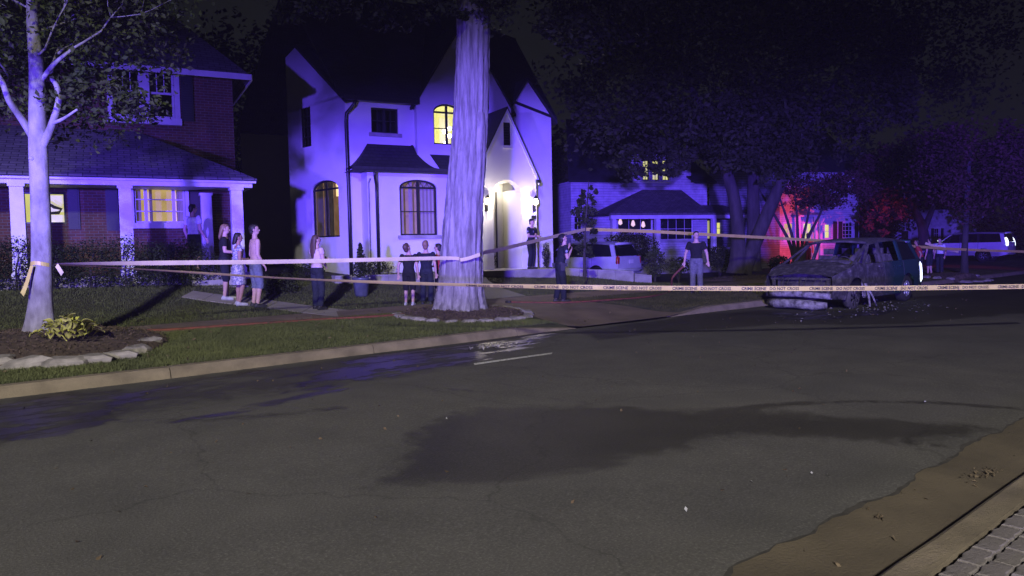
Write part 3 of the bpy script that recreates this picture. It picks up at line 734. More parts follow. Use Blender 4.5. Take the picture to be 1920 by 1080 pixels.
roofquad(H2, 'wing_roof', [fl.P(LL + .2, .12, wz - .15), fl.P(pk[0], .12, pk[1] + .08), fl.P(pk[0] + .3, -5, pk[1] + .08), fl.P(LL + .4, -5, wz + 1.2)], m_slate)
roofquad(H2, 'gable_roof', [F2.P(q_u, .1, q_z + .08), F2.P(uR + .22, .1, zq - .25), F2.P(uR + .22, -2, zq - .25), F2.P(q_u, -2, q_z + .08)], m_slate)
roofquad(H2, 'gable_roof', [F2.P(rl - .1, .1, zq - .1), F2.P(q_u, .1, q_z + .08), F2.P(q_u, -2, q_z + .08), F2.P(rl - .1, -2, zq - .1)], m_slate)
q = MB(); F2.box(q, -.1, gl - .02, .28, .42, ze - .22, ze - .08); q.build('gutter', m_black, H2)
p0 = F2.P(.32, .30, ze - .2)
pipe(H2, 'downspout', [F2.P(.30, .33, ze - .16), F2.P(.22, .30, ze - .35), F2.P(0.02, .10, ze - .62), F2.P(.0, .09, ze - .9), F2.P(.02, .09, 3.0), F2.P(.02, .09, .75)], 0.058, m_black)
ud = U(703, 1.0)
pipe(H2, 'downspout', [F2.P(ud, 1.1, zE - .1), F2.P(ud + .02, 1.05, zE - .3), F2.P(ud + .12, .85, zE - .55), F2.P(ud + .14, .80, zE - .8), F2.P(ud + .14, .80, .75)], 0.05, m_black)
pipe(H2, 'conduit', [F2.P(b_l + .08, .78, zbay - .35), F2.P(b_l + .03, .74, zbay - .5), F2.P(b_l + .03, .74, 1.1)], 0.022, m_stone)
# arched entry
eW = 1.7; el, er = U(893, eW), U(1006, eW); zel = ZH(1012, 326, eW); ek = (U(953, eW), ZH(953, 205, eW))
op = (U(925, eW), U(978, eW), .95, ZH(950, 337, eW), .5); sl = (U(947, eW), U(959, eW), ZH(953, 273, eW), ZH(953, 230, eW))
em = MB(); op = (op[0], op[1], .95, op[3], (op[1] - op[0]) / 2)
zsl = sl[2] - .25
wall(em, F2, el, er, zb, zel, [op], eW, .35)
def rake(z, side): f = (z - zel) / (ek[1] - zel); return ek[0] + ((el if side < 0 else er) - ek[0]) * (1 - f)
za, zc = sl[2], sl[3]
em.quad(F2.P(el, eW, zel), F2.P(er, eW, zel), F2.P(rake(za, 1), eW, za), F2.P(rake(za, -1), eW, za))
em.quad(F2.P(rake(za, -1), eW, za), F2.P(sl[0], eW, za), F2.P(sl[0], eW, zc), F2.P(rake(zc, -1), eW, zc))
em.quad(F2.P(sl[1], eW, za), F2.P(rake(za, 1), eW, za), F2.P(rake(zc, 1), eW, zc), F2.P(sl[1], eW, zc))
em.poly([F2.P(rake(zc, -1), eW, zc), F2.P(rake(zc, 1), eW, zc), F2.P(ek[0], eW, ek[1])])
em.quad(F2.P(el, eW, zb), F2.P(el, eW, zel), F2.P(el, .26, zel), F2.P(el, .26, zb)); em.quad(F2.P(er, eW, zb), F2.P(er, .01, zb), F2.P(er, .01, zel), F2.P(er, eW, zel))
for x in (op[0], op[1]): em.quad(F2.P(x, eW - .35, .95), F2.P(x, eW - .35, op[3] - .3), F2.P(x, .30, op[3] - .3), F2.P(x, .30, .95))
em.quad(F2.P(op[0] - .02, .29, .9), F2.P(op[1] + .02, .29, .9), F2.P(op[1] + .02, .29, op[3] + .1), F2.P(op[0] - .02, .29, op[3] + .1))
em.quad(F2.P(op[0], eW - .3, op[3] - .005), F2.P(op[1], eW - .3, op[3] - .005), F2.P(op[1], .29, op[3] - .005), F2.P(op[0], .29, op[3] - .005))
em.build('entry_wall', m_stucco, H2)
q = MB(); F2.box(q, sl[0] + .003, sl[1] - .003, eW - .12, eW - .05, za + .003, zc - .003)
for k in range(8): F2.box(q, sl[0] + .02, sl[1] - .02, eW - .05, eW - .02, za + .03 + k * (zc - za - .06) / 8, za + .06 + k * (zc - za - .06) / 8)
q.build('louvre', m_black, H2)
q = MB(); F2.box(q, sl[0] - .05, sl[1] + .05, eW + .003, eW + .06, za - .1, za - .003); q.build('louvre_sill', m_stucco, H2)
lb = MB(); lc = F2.P((op[0] + op[1]) / 2 + .1, .62, op[3] - .06); lb.lathe(lc, [(.02, -.05), (.05, -.03), (.06, .01), (.04, .05)], 12); lb.build('added_entry_lamp', m_globe, H2, True)  # unseen lamp and point light added to brighten the entry alcove
L = lamp('added_entry_light', 'POINT', lc - Z * .2, 22, (1.0, 0.88, 0.70), radius=.08); L.parent = H2; L.location = lc - Z * .2 - H2.location
d = MB(); F2.box(d, op[0] + .03, op[0] + .30, .30, .36, .96, op[3] - .45); do = d.build('door', m_door, H2)
d = MB(); F2.box(d, op[1] - .30, op[1] - .27, .30, .37, .96, op[3] - .3); d.build('door_frame', m_black, H2)
d = MB(); d.ball(F2.P(op[0] + .26, .40, 1.95), .035, 8, 6); d.build('handle', m_black, do)
roofquad(H2, 'entry_roof', [F2.P(ek[0], eW + .10, ek[1] + .08), F2.P(er + .10, eW + .10, zel - .17), F2.P(er + .10, .27, zel - .17), F2.P(ek[0], .27, ek[1] + .08)], m_slate, .06)
roofquad(H2, 'entry_roof', [F2.P(el - .10, eW + .10, zel - .17), F2.P(ek[0], eW + .10, ek[1] + .08), F2.P(ek[0], .27, ek[1] + .08), F2.P(el - .10, .27, zel - .17)], m_slate, .06)
for sx, ue in ((1, er + .08), (-1, el - .08)):
    d = MB(); a, b_ = F2.P(ek[0], eW + .02, ek[1] + .02), F2.P(ue, eW + .02, zel - .2); dn = Z * .17
    d.hexa([a - dn, a - dn + F2.w * .06, b_ - dn + F2.w * .06, b_ - dn], [a, a + F2.w * .06, b_ + F2.w * .06, b_]); d.build('bargeboard', m_white, H2)
d = MB(); F2.box(d, er - .02, er + .12, eW - .02, eW + .12, zel - .32, zel - .21); d.build('bracket', m_black, H2)
d = MB(); F2.box(d, U(996, eW), U(1006, eW) - .03, eW + .003, eW + .025, ZH(1000, 411, eW), ZH(1000, 404, eW)); d.build('house_number_plate', m_black, H2)
st = MB(); F2.box(st, el - .2, er + .4, eW - .2, eW + .9, .5, .93); F2.box(st, op[0] - .1, op[1] + .1, .3, eW - .2, .5, .94); st.build('front_step', m_stone, H2)
for k, (x, y, wz_, nm) in enumerate(((914, 378, eW, 'lit wall sconce left of the arched entry, beside the big trunk'), (1004, 379, eW, 'lit wall sconce at the right corner of the arched entry'))):
    u, z = F2.hit(x, y, wz_ + .14); S = thing('wall_sconce', F2.P(u, wz_, z), nm, 'wall lamp', 'sconces flanking the arched entry')
    q = MB(); q.lathe(F2.P(u, wz_ + .16, z), [(.03, -.10), (.075, -.07), (.085, .02), (.06, .09), (.03, .11)], 12); q.build('lamp_glass', m_globe, S, True)
    q = MB(); q.lathe(F2.P(u, wz_ + .16, z + .11), [(.095, 0), (.05, .07), (.012, .12)], 10); q.build('cap', m_black, S)
    q = MB(); F2.box(q, u - .04, u + .04, wz_ + .004, wz_ + .03, z - .32, z + .02); q.tube([F2.P(u, wz_ + .02, z - .28), F2.P(u + .02, wz_ + .10, z - .30), F2.P(u - .01, wz_ + .16, z - .22), F2.P(u, wz_ + .16, z - .10)], .014, 6); q.build('bracket', m_black, S)
    L = lamp('sconce_light', 'POINT', F2.P(u, wz_ + .27, z + .02), 92, (1.0, 0.88, 0.68), radius=.08); L.parent = S; L.location = F2.P(u, wz_ + .27, z + .02) - S.location

# ------------------------------------------------------------------ brick house with porch
A1 = atd(445, 480, 19.7); F1 = Frame(A1.xy, AH); U1 = F1.uh; Z1 = F1.zh; WW = -2.3
H1 = thing('brick_house', (A1.x, A1.y, 0.7), 'dark brick house with white columned porch behind the hedge', 'house')
zp = Z1(445, 343); zw = Z1(250, 246, WW); zeave = Z1(455, 137, WW + .4); uL = U1(-330, 0, 340); uRw = U1(437, WW, 200)
bm = MB()
ow = (U1(252, WW), U1(348, WW), Z1(300, 418, WW), Z1(300, 352, WW)); ol = (U1(38, WW), U1(124, WW), Z1(80, 420, WW), Z1(80, 360, WW))
ou = (U1(222, WW), U1(336, WW), Z1(280, 220, WW), Z1(280, 126, WW)); od = (U1(356, WW), U1(377, WW), 1.17, Z1(370, 352, WW))
wall(bm, F1, uL, uRw, .4, zeave + .3, [ow, ol, ou, od], WW); bm.quad(F1.P(uRw, WW, .4), F1.P(uRw, WW - 9, .4), F1.P(uRw, WW - 9, zeave), F1.P(uRw, WW, zeave))
bo = bm.build('wall', m_brick, H1); uv_plane(bo, F1.u, Z)
third = (ow[1] - ow[0]) / 4.4
window(H1, F1, *ow, w=WW, bars=(0, 2), m=m_white, room=m_lit, casing=.10, mull=[ow[0] + third, ow[1] - third], depth=.8, fr=.05, curtains=[(0.02, .14), (.30, .36), (.84, .98)], label='three part white porch window lit yellow inside')
wl1 = window(H1, F1, *ol, w=WW, bars=(0, 0), m=m_black, room=m_lit_y, depth=.8, label='yellow lit window half hidden by the young trunk')
u0, z0 = U1(106, WW - .4), Z1(106, 392, WW - .4)
q = MB(); q.tube([F1.P(u0 - .3, WW - .4, z0 + .25), F1.P(u0 - .05, WW - .4, z0 + .05), F1.P(u0 + .12, WW - .4, z0), F1.P(u0 + .05, WW - .4, z0 - .10), F1.P(u0 - .3, WW - .4, z0 - .12)], [.02, .05, .04, .05, .03], 6); q.build('hanging_ornament', m_black, wl1)
window(H1, F1, *ou, w=WW, bars=(0, 0), m=m_white, casing=.14, mull=[], fr=.06, label='double sash upper window with white frame')
umid = (ou[0] + ou[1]) / 2
for a, b_ in ((ou[0] + .06, umid - .14), (umid + .14, ou[1] - .06)):
    q = MB(); zm = (ou[2] + ou[3]) / 2; F1.box(q, a, b_, WW - .10, WW - .05, zm - .03, zm + .03)
    for k in (1, 2): u = a + (b_ - a) * k / 3; F1.box(q, u - .012, u + .012, WW - .10, WW - .06, zm + .03, ou[3] - .06)
    q.build('sash_bar', m_white, H1)
q = MB(); F1.box(q, umid - .14, umid + .14, WW - .12, WW + .02, ou[2] + .06, ou[3] - .06); q.build('mullion', m_white, H1)
for (xa, xb, ya, yb) in ((349, 371, 124, 228), (199, 222, 345, 432), (128, 150, 350, 430)):
    q = MB(); a, b_ = U1(xa, WW), U1(xb, WW); zt, zz = Z1((xa + xb) / 2, ya, WW), Z1((xa + xb) / 2, yb, WW); F1.box(q, a, b_, WW + .005, WW + .045, zz, zt)
    n = int((zt - zz) / .07)
    for k in range(n): F1.box(q, a + .04, b_ - .04, WW + .046, WW + .06, zz + .05 + k * (zt - zz - .08) / n, zz + .09 + k * (zt - zz - .08) / n)
    q.build('shutter', m_shut, H1)
q = MB(); F1.box(q, od[0] + .003, od[1] - .003, WW - .14, WW - .08, od[2], od[3] - .003); dq = q.build('door', m_door, H1)
q = MB(); q.ball(F1.P(od[1] - .12, WW - .05, 1.95), .035, 8, 6); q.build('handle', m_black, dq)
# porch
q = MB(); F1.box(q, uL, .42, -.16, .16, zp - .13, zp + .02); F1.box(q, .14, .42, WW + .01, -.16, zp - .13, zp + .02); q.build('porch_beam', m_white, H1)
q = MB(); F1.box(q, uL, .50, .164, .27, zp - .02, zp + .075); q.build('gutter', m_white, H1)
top = U1(262, WW)
roofquad(H1, 'porch_roof', [F1.P(uL, .30, zp + .09), F1.P(.52, .30, zp + .09), F1.P(top, WW + .004, zw), F1.P(uL, WW + .004, zw)], m_shing, .06)
roofquad(H1, 'porch_roof', [F1.P(.52, .30, zp + .09), F1.P(.52, WW + .004, zp + .09), F1.P(top, WW + .004, zw)], m_shing, .06)
q = MB(); F1.box(q, uL, .35, WW + .01, .1, .45, 1.15); q.build('porch_floor', m_stone, H1)
q = MB(); q.quad(F1.P(uL, WW + .02, zp - .03), F1.P(.14, WW + .02, zp - .03), F1.P(.14, -.15, zp - .03), F1.P(uL, -.15, zp - .03)); q.build('porch_ceiling', m_white, H1)
for px_, w_ in ((444, 0), (236, 0), (34, 0), (-170, 0), (387, WW + .28)):
    u = U1(px_, w_); q = MB(); s = .15
    F1.box(q, u - s - .03, u + s + .03, w_ - s - .03, w_ + s + .03, 1.155, 1.29)
    b_ = [F1.P(u + a * s, w_ + c * s, 1.29) for a, c in ((-1, -1), (-1, 1), (1, 1), (1, -1))]; t_ = [F1.P(u + a * s * .92, w_ + c * s * .92, zp - .20) for a, c in ((-1, -1), (-1, 1), (1, 1), (1, -1))]
    q.hexa(b_, t_); F1.box(q, u - s - .02, u + s + .02, w_ - s - .02, w_ + s + .02, zp - .20, zp - .132); q.build('column', m_white, H1)
for k in range(4):
    q = MB(); us = U1(372, .5); F1.box(q, us - .2, us + 1.1, .1 + .30 * k + .003, .1 + .30 * (k + 1), .35, 1.15 - .17 * (k + 1)); q.build('step', m_stone, H1)
# main roof
roofquad(H1, 'roof', [F1.P(uL, WW + .45, zeave - .06), F1.P(uRw + .45, WW + .45, zeave - .06), F1.P(uRw - 2.6, WW - 4, zeave + 3.6), F1.P(uL, WW - 4, zeave + 3.6)], m_shing, .1)
roofquad(H1, 'roof', [F1.P(uRw + .45, WW + .45, zeave - .06), F1.P(uRw + .45, WW - 9, zeave - .06), F1.P(uRw - 2.6, WW - 4, zeave + 3.6)], m_shing, .1)
q = MB(); F1.box(q, uL, uRw + .47, WW + .454, WW + .50, zeave - .20, zeave - .04); F1.box(q, uRw + .454, uRw + .50, WW - 9, WW + .45, zeave - .20, zeave - .04); q.build('fascia', m_white, H1)

# ------------------------------------------------------------------ white house with hipped porch (further back)
A3 = atd(1072, 480, 40); F3 = Frame(A3.xy, R(-22)); U3 = F3.uh; Z3 = F3.zh
H3 = thing('white_porch_house', (A3.x, A3.y, .3), 'white house with dark hipped porch roof behind the silver minivan', 'house')
z3 = Z3(1100, 340); u3r = U3(1326); mb = MB()
pw = 2.6
wins = [(U3(1206), U3(1218), Z3(1212, 344), Z3(1212, 300)), (U3(1224), U3(1237), Z3(1230, 344), Z3(1230, 300)), (U3(1243), U3(1256), Z3(1250, 344), Z3(1250, 300))]
dz0, dz1 = Z3(1230, 350), Z3(1230, 286); du0, du1 = U3(1180), U3(1296)
lw = (U3(1158), U3(1224), Z3(1190, 432), Z3(1190, 407)); lw2 = (U3(1238), U3(1300), Z3(1270, 450), Z3(1270, 408)); lw3 = (U3(1076), U3(1092), Z3(1084, 432), Z3(1084, 404))
wall(mb, F3, 0, u3r, .1, z3, [lw, lw2, lw3]); mb.quad(F3.P(u3r, 0, .1), F3.P(u3r, -8, .1), F3.P(u3r, -8, z3), F3.P(u3r, 0, z3)); mb.quad(F3.P(0, 0, .1), F3.P(0, 0, z3), F3.P(0, -8, z3), F3.P(0, -8, .1))
wall(mb, F3, du0, du1, z3 + .003, dz1, [w_ for w_ in [(a, b, max(c, z3 + .1), d) for a, b, c, d in wins]])
o = mb.build('wall', m_siding, H3); uv_plane(o, F3.u, Z)
for a, b, c, d in wins: window(H3, F3, a, b, max(c, z3 + .1), d, bars=(1, 2), m=m_black, room=m_lit_y, depth=.5)
wv = window(H3, F3, *lw, bars=(2, 0), m=m_white, room=m_darkroom, depth=.9, fr=.06, label='wide porch window with three glowing lamps')
for x, y in ((1163, 415), (1187, 418), (1206, 420)):
    q = MB(); u, z = F3.hit(x, y, -.4); q.lathe(F3.P(u, -.4, z), [(.03, -.20), (.12, -.12), (.10, .0), (.06, .12), (.03, .15)], 10); q.build('lamp', m_globe2, wv, True)
window(H3, F3, *lw2, bars=(3, 1), m=m_white, room=m_darkroom, fr=.06); window(H3, F3, *lw3, bars=(1, 1), m=m_white, fr=.06)
roofquad(H3, 'roof', [F3.P(-.3, .4, z3 + .02), F3.P(du0, .4, z3 + .02), F3.P(du0 + .5, -4, z3 + 4), F3.P(1.5, -4, z3 + 4)], m_slate)
roofquad(H3, 'roof', [F3.P(du1, .4, z3 + .02), F3.P(u3r + .4, .4, z3 + .02), F3.P(u3r - 1.5, -4, z3 + 4), F3.P(du0 + .5, -4, z3 + 4)], m_slate)
roofquad(H3, 'dormer_roof', [F3.P(du0 - .15, .2, dz1), F3.P(du1 + .15, .2, dz1), F3.P(du1 - .6, -3, dz1 + 1.5), F3.P(du0 + .6, -3, dz1 + 1.5)], m_slate)
e0, e1 = U3(1143, pw), U3(1408, pw); zg3 = Z3(1240, 401, pw); t0, t1 = U3(1205, .3), U3(1278, .3); zt3 = Z3(1240, 356, .3); em_ = U3(1332, pw)
roofquad(H3, 'porch_roof', [F3.P(e0, pw, zg3 + .05), F3.P(em_, pw, zg3 + .05), F3.P(t1, .3, zt3), F3.P(t0, .3, zt3)], m_shing)
roofquad(H3, 'porch_roof', [F3.P(e0, .02, zg3 + .05), F3.P(e0, pw, zg3 + .05), F3.P(t0, .3, zt3)], m_shing)
roofquad(H3, 'porch_roof', [F3.P(em_, pw, zg3 + .05), F3.P(em_, .02, zg3 + .05), F3.P(t1, .3, zt3)], m_shing)
roofquad(H3, 'porch_roof', [F3.P(em_ + .01, pw, zg3 + .04), F3.P(e1, pw, zg3 + .04), F3.P(e1, .02, zg3 + .6), F3.P(em_ + .01, .02, zg3 + .6)], m_shing)
q = MB(); F3.box(q, e0 + .1, e1 - .1, pw - .22, pw - .02, zg3 - .25, zg3 - .06); q.build('porch_beam', m_white, H3)
for px_ in (1150, 1232, 1338, 1390):
    u = U3(px_, pw - .12); q = MB(); F3.box(q, u - .11, u + .11, pw - .23, pw - .01, .2, zg3 - .252); q.build('column', m_white, H3)
q = MB(); F3.box(q, e0, e1, .02, pw, .15, .62); q.build('porch_floor', m_stone, H3)
bl = MB(); u = U3(1344, pw - .12); ub = U3(1386, pw - .12); F3.box(bl, u, ub, pw - .16, pw - .10, 1.38, 1.45); F3.box(bl, u, ub, pw - .16, pw - .10, .75, .80)
for k in range(14): F3.box(bl, u + (ub - u) * (k + .4) / 14, u + (ub - u) * (k + .6) / 14, pw - .15, pw - .11, .80, 1.38)
bl.build('railing', m_white, H3)
m3 = MB(); ux0, ux1 = U3(1330, -.6), U3(1462, -.6)
ops3 = [(U3(1344, -.6), U3(1353, -.6), Z3(1348, 440, -.6), Z3(1348, 416, -.6))]
wall(m3, F3, ux0, ux1, .1, z3 + .8, ops3, -.6); o = m3.build('side_wing_wall', m_gray, H3); uv_plane(o, F3.u, Z)
window(H3, F3, *ops3[0], w=-.6, bars=(0, 1), m=m_white, room=m_lit_y)
roofquad(H3, 'roof', [F3.P(ux0, -.2, z3 + .8), F3.P(ux1 + .3, -.2, z3 + .8), F3.P(ux1 - 1, -5, z3 + 4), F3.P(ux0, -5, z3 + 4)], m_slate)

# ------------------------------------------------------------------ white house at the right, washed by red light
A4 = atd(1455, 480, 50); F4 = Frame(A4.xy, R(-25)); U4 = F4.uh; Z4 = F4.zh
H4 = thing('white_shuttered_house', (A4.x, A4.y, .3), 'white two storey house with shutters and lit doorway behind the burnt van', 'house')
u4 = U4(1611); z4 = Z4(1600, 322); mb = MB()
dr = (U4(1506), U4(1523), .45, Z4(1514, 418)); wA = (U4(1470), U4(1488), Z4(1479, 447), Z4(1479, 418)); wB = (U4(1580), U4(1600), Z4(1590, 447), Z4(1590, 417)); wC = (U4(1546), U4(1557), Z4(1551, 447), Z4(1551, 420))
wD = (U4(1575), U4(1593), Z4(1584, 372), Z4(1584, 345))
wall(mb, F4, 0, u4, .1, z4, [dr, wA, wB, wC, wD]); mb.quad(F4.P(u4, 0, .1), F4.P(u4, -8, .1), F4.P(u4, -8, z4), F4.P(u4, 0, z4)); mb.quad(F4.P(0, 0, .1), F4.P(0, 0, z4), F4.P(0, -8, z4), F4.P(0, -8, .1))
o = mb.build('wall', m_siding, H4); uv_plane(o, F4.u, Z)
window(H4, F4, *wA, bars=(1, 2), m=m_white, room=m_lit, casing=.08); window(H4, F4, *wB, bars=(2, 3), m=m_white, casing=.08, fr=.06); window(H4, F4, *wC, bars=(0, 1), m=m_white, room=m_lit_y, casing=.05); window(H4, F4, *wD, bars=(1, 2), m=m_white, casing=.08)
window(H4, F4, *dr, bars=(1, 3), m=m_white, room=m_lit_y, casing=.10, label='lit glazed doorway')
for xa, xb in ((1572, 1579), (1602, 1609), (1562, 1569)):
    q = MB(); F4.box(q, U4(xa), U4(xb), .005, .05, Z4(1590, 448), Z4(1590, 415)); q.build('shutter', m_shut, H4)
for x in (1498, 1530, 1539):
    q = MB(); u = U4(x, .5); F4.box(q, u - .09, u + .09, .4, .58, .3, Z4(1520, 405, .5)); q.build('column', m_white, H4)
roofquad(H4, 'door_canopy', [F4.P(U4(1494, .5), .7, Z4(1520, 404, .5) + .01), F4.P(U4(1545, .5), .7, Z4(1520, 404, .5) + .01), F4.P(U4(1545, .5), .01, Z4(1520, 398)), F4.P(U4(1494, .5), .01, Z4(1520, 398))], m_white, .1)
roofquad(H4, 'roof', [F4.P(-.4, .4, z4), F4.P(u4 + .4, .4, z4), F4.P(u4 + .4, -4, z4 + 3.4), F4.P(-.4, -4, z4 + 3.4)], m_slate)
q = MB(); q.poly([F4.P(u4, 0, z4), F4.P(u4, -8, z4), F4.P(u4, -4, z4 + 3.3)]); q.build('gable', m_siding, H4)

# ------------------------------------------------------------------ low pale house far right
A5 = atd(1652, 470, 74); F5 = Frame(A5.xy, R(-30)); U5 = F5.uh; Z5 = F5.zh
H5 = thing('low_pale_house', (A5.x, A5.y, .3), 'low pale house with garage door behind the white SUV', 'house')
u5 = U5(1846); z5 = Z5(1750, 392); mb = MB()
gd = (U5(1784), U5(1812), .2, Z5(1800, 418)); wn5 = (U5(1752), U5(1762), Z5(1757, 447), Z5(1757, 428)); en = (U5(1690), U5(1706), .3, Z5(1700, 432))
wall(mb, F5, 0, u5, 0, z5, [gd, wn5, en]); mb.quad(F5.P(u5, 0, 0), F5.P(u5, -8, 0), F5.P(u5, -8, z5), F5.P(u5, 0, z5)); o = mb.build('wall', m_siding, H5); uv_plane(o, F5.u, Z)
window(H5, F5, *wn5, bars=(1, 1), m=m_white, casing=.12); window(H5, F5, *en, bars=(0, 1), m=m_white, casing=.16)
q = MB()
for k in range(5): F5.box(q, gd[0] + .02, gd[1] - .02, -.12, -.06, gd[2] + k * (gd[3] - gd[2]) / 5 + .015, gd[2] + (k + 1) * (gd[3] - gd[2]) / 5 - .01)
q.build('garage_door', m_white, H5)
for xa in (1764, 1746):
    q = MB(); F5.box(q, U5(xa), U5(xa + 5), .005, .05, wn5[2], wn5[3]); q.build('shutter', m_shut, H5)
q = MB(); F5.box(q, U5(1842, .6), U5(1842, .6) + .22, .5, .72, 0, z5); q.build('porch_post', m_white, H5)
roofquad(H5, 'roof', [F5.P(-.4, .8, z5), F5.P(u5 + .4, .8, z5), F5.P(u5 - 1.5, -4, z5 + 3), F5.P(1.5, -4, z5 + 3)], m_slate)

# ------------------------------------------------------------------ low retaining walls
def stonewall(name, pts, h, th, label, m, base=0.25, cap=.05, n=5):
    p0 = pts[0]; W_ = thing(name, (p0[0], p0[1], p0[2] - h), label, 'wall')
    for a, b_ in zip(pts[:-1], pts[1:]):
        a, b_ = Vector(a), Vector(b_); d = (b_ - a).normalized(); nn = Vector((-d.y, d.x, 0)) * th
        for k in range(n):
            p, q_ = a.lerp(b_, k / n) + d * .004, a.lerp(b_, (k + 1) / n) - d * .004
            mb = MB(); dz = Z * (h + base); jj = nn * random.uniform(-.03, .03); mb.hexa([p - dz + jj, p + nn - dz, q_ + nn - dz, q_ - dz + jj], [p + jj - Z * cap, p + nn - Z * cap, q_ + nn - Z * cap, q_ + jj - Z * cap]); mb.build('wall_block', m, W_)
            mb = MB(); e = nn * .08; mb.hexa([p - e - Z * (cap - .003), p + nn + e - Z * (cap - .003), q_ + nn + e - Z * (cap - .003), q_ - e - Z * (cap - .003)], [p - e, p + nn + e, q_ + nn + e, q_ - e]); mb.build('coping', m, W_)
    return W_
stonewall('retaining_wall', [atd(628, 517, 20.6), atd(752, 514, 21.6), atd(905, 508, 23.0)], .45, .3, 'low pale retaining wall below the arched bay window behind the boys', m_stone)
stonewall('driveway_wall', [atd(1052, 502, 25.8), atd(1188, 509, 26.0)], .18, .3, 'low pale concrete wall in front of the silver minivan', m_stone, n=4)
stonewall('driveway_wall_end', [atd(1190, 513, 26.0), atd(1222, 516, 26.1)], .22, .25, 'short lower end of the pale wall right of the silver minivan', m_stone, n=1)
# ================================================================== TREES AND PLANTS
m_bark = mat('bark_gray', (0.31, 0.29, 0.265), (0.11, 0.10, 0.09), 13, 0.95, 1.0, 24, stretch=(1, 1, 0.1), lo=.32, hi=.66)
m_bark2 = mat('bark_smooth', (0.36, 0.35, 0.33), (0.15, 0.14, 0.13), 4, 0.9, 0.6, 10, stretch=(1, 1, 0.5))
m_barkd = mat('bark_dark', (0.06, 0.052, 0.046), (0.03, 0.026, 0.023), 5, 0.95, 0.6, 14, stretch=(1, 1, 0.25))
def leafmat(name, c1, c2):
    m, t, b = nt(name); n = noise_tex(t, 1.1, 4); r = ramp(t, n.outputs[0], [(0.35, c2), (0.65, c1)]); t.links.new(r.outputs[0], b.inputs['Base Color'])
    b.inputs['Roughness'].default_value = 0.6; b.inputs['Specular IOR Level'].default_value = 0.06; return m
m_leaf = leafmat('foliage_green', (0.075, 0.090, 0.028), (0.035, 0.052, 0.016))
m_leafd = leafmat('foliage_dark', (0.042, 0.050, 0.022), (0.018, 0.025, 0.010))
m_leaf_redlit = leafmat('foliage_red_tint', (0.085, 0.040, 0.034), (0.040, 0.022, 0.020))  # red of the emergency light put into the leaf colour
m_leafh = leafmat('foliage_hosta', (0.62, 0.58, 0.15), (0.36, 0.38, 0.07))
m_mulch = mat('mulch', (0.115, 0.080, 0.055), (0.045, 0.032, 0.024), 14, 0.95, 0.9, 40)
m_rock = mat('edging_stone', (0.36, 0.33, 0.29), (0.13, 0.12, 0.105), 4, 0.92, 0.9, 14)

def bark(mb, path, radii, n=20, ridge=0.0, flare=0.0, steps=8, seed=0):
    """a trunk or limb: smooth path, bark ridges that run along it, a flared foot"""
    P = [Vector(p) for p in path]; g = np.random.default_rng(seed); ph = g.uniform(0, 6.28, 6); pts = []; rr = []
    for i in range(len(P) - 1):
        p0, p1, p2, p3 = P[max(i - 1, 0)], P[i], P[i + 1], P[min(i + 2, len(P) - 1)]
        for k in range(steps if i < len(P) - 2 else steps + 1):
            s = k / steps
            pts.append(0.5 * ((2 * p1) + (p2 - p0) * s + (2 * p0 - 5 * p1 + 4 * p2 - p3) * s * s + (3 * p1 - p0 - 3 * p2 + p3) * s ** 3)); rr.append(radii[i] + (radii[i + 1] - radii[i]) * s)
    i0 = len(mb.v); k = len(pts); a = None; Lh = 0
    for j, p in enumerate(pts):
        t = (pts[min(j + 1, k - 1)] - pts[max(j - 1, 0)]).normalized()
        if a is None: a = t.cross(Vector((0.3, 1, 0.1))).normalized()
        a = (a - t * a.dot(t)).normalized(); b_ = t.cross(a)
        if j: Lh += (p - pts[j - 1]).length
        for q in range(n):
            th = 2 * math.pi * q / n
            f = 1 + 0.05 * math.sin(2 * th + ph[0] + Lh * .5) + 0.04 * math.sin(3 * th + ph[1] - Lh * .7)
            if ridge: f += ridge * (abs(math.sin(7 * th + ph[2] + 0.6 * math.sin(Lh * 1.3))) - .5) + ridge * .6 * (abs(math.sin(11 * th + ph[3] + .8 * math.sin(Lh * 2.1 + 1))) - .5) + ridge * .4 * g.uniform(-1, 1)
            if flare: f += flare * math.exp(-Lh / 0.35) * (1 + .45 * math.sin(5 * th + ph[4]))
            v = p + (a * math.cos(th) + b_ * math.sin(th)) * rr[j] * f; mb.v.append(tuple(v))
    for j in range(k - 1):
        for q in range(n):
            A = i0 + j * n + q; B = i0 + j * n + (q + 1) % n; mb.f.append((A, B, B + n, A + n))
    mb.f.append(tuple(i0 + (k - 1) * n + q for q in range(n)))
    return pts
def twigs(mb, start, d, length, r, depth, out, seed=0):
    g = random.Random(seed)
    def rec(p, d, L, r, k):
        q = [p]; dd = d.copy()
        for i in range(4):
            dd = (dd + Vector((g.uniform(-.25, .25), g.uniform(-.25, .25), g.uniform(-.1, .25)))).normalized(); q.append(q[-1] + dd * L / 4)
        mb.tube(q, [r * (1 - .6 * i / 4) for i in range(5)], 6); out.append(q[-1])
        if k:
            for _ in range(3):
                ax = Vector((g.uniform(-1, 1), g.uniform(-1, 1), g.uniform(-.5, .7))).normalized(); j = g.randrange(2, 5)
                rec(q[j], (dd * .8 + ax * .9).normalized(), L * .65, r * .45, k - 1)
    rec(Vector(start), Vector(d).normalized(), length, r, depth)

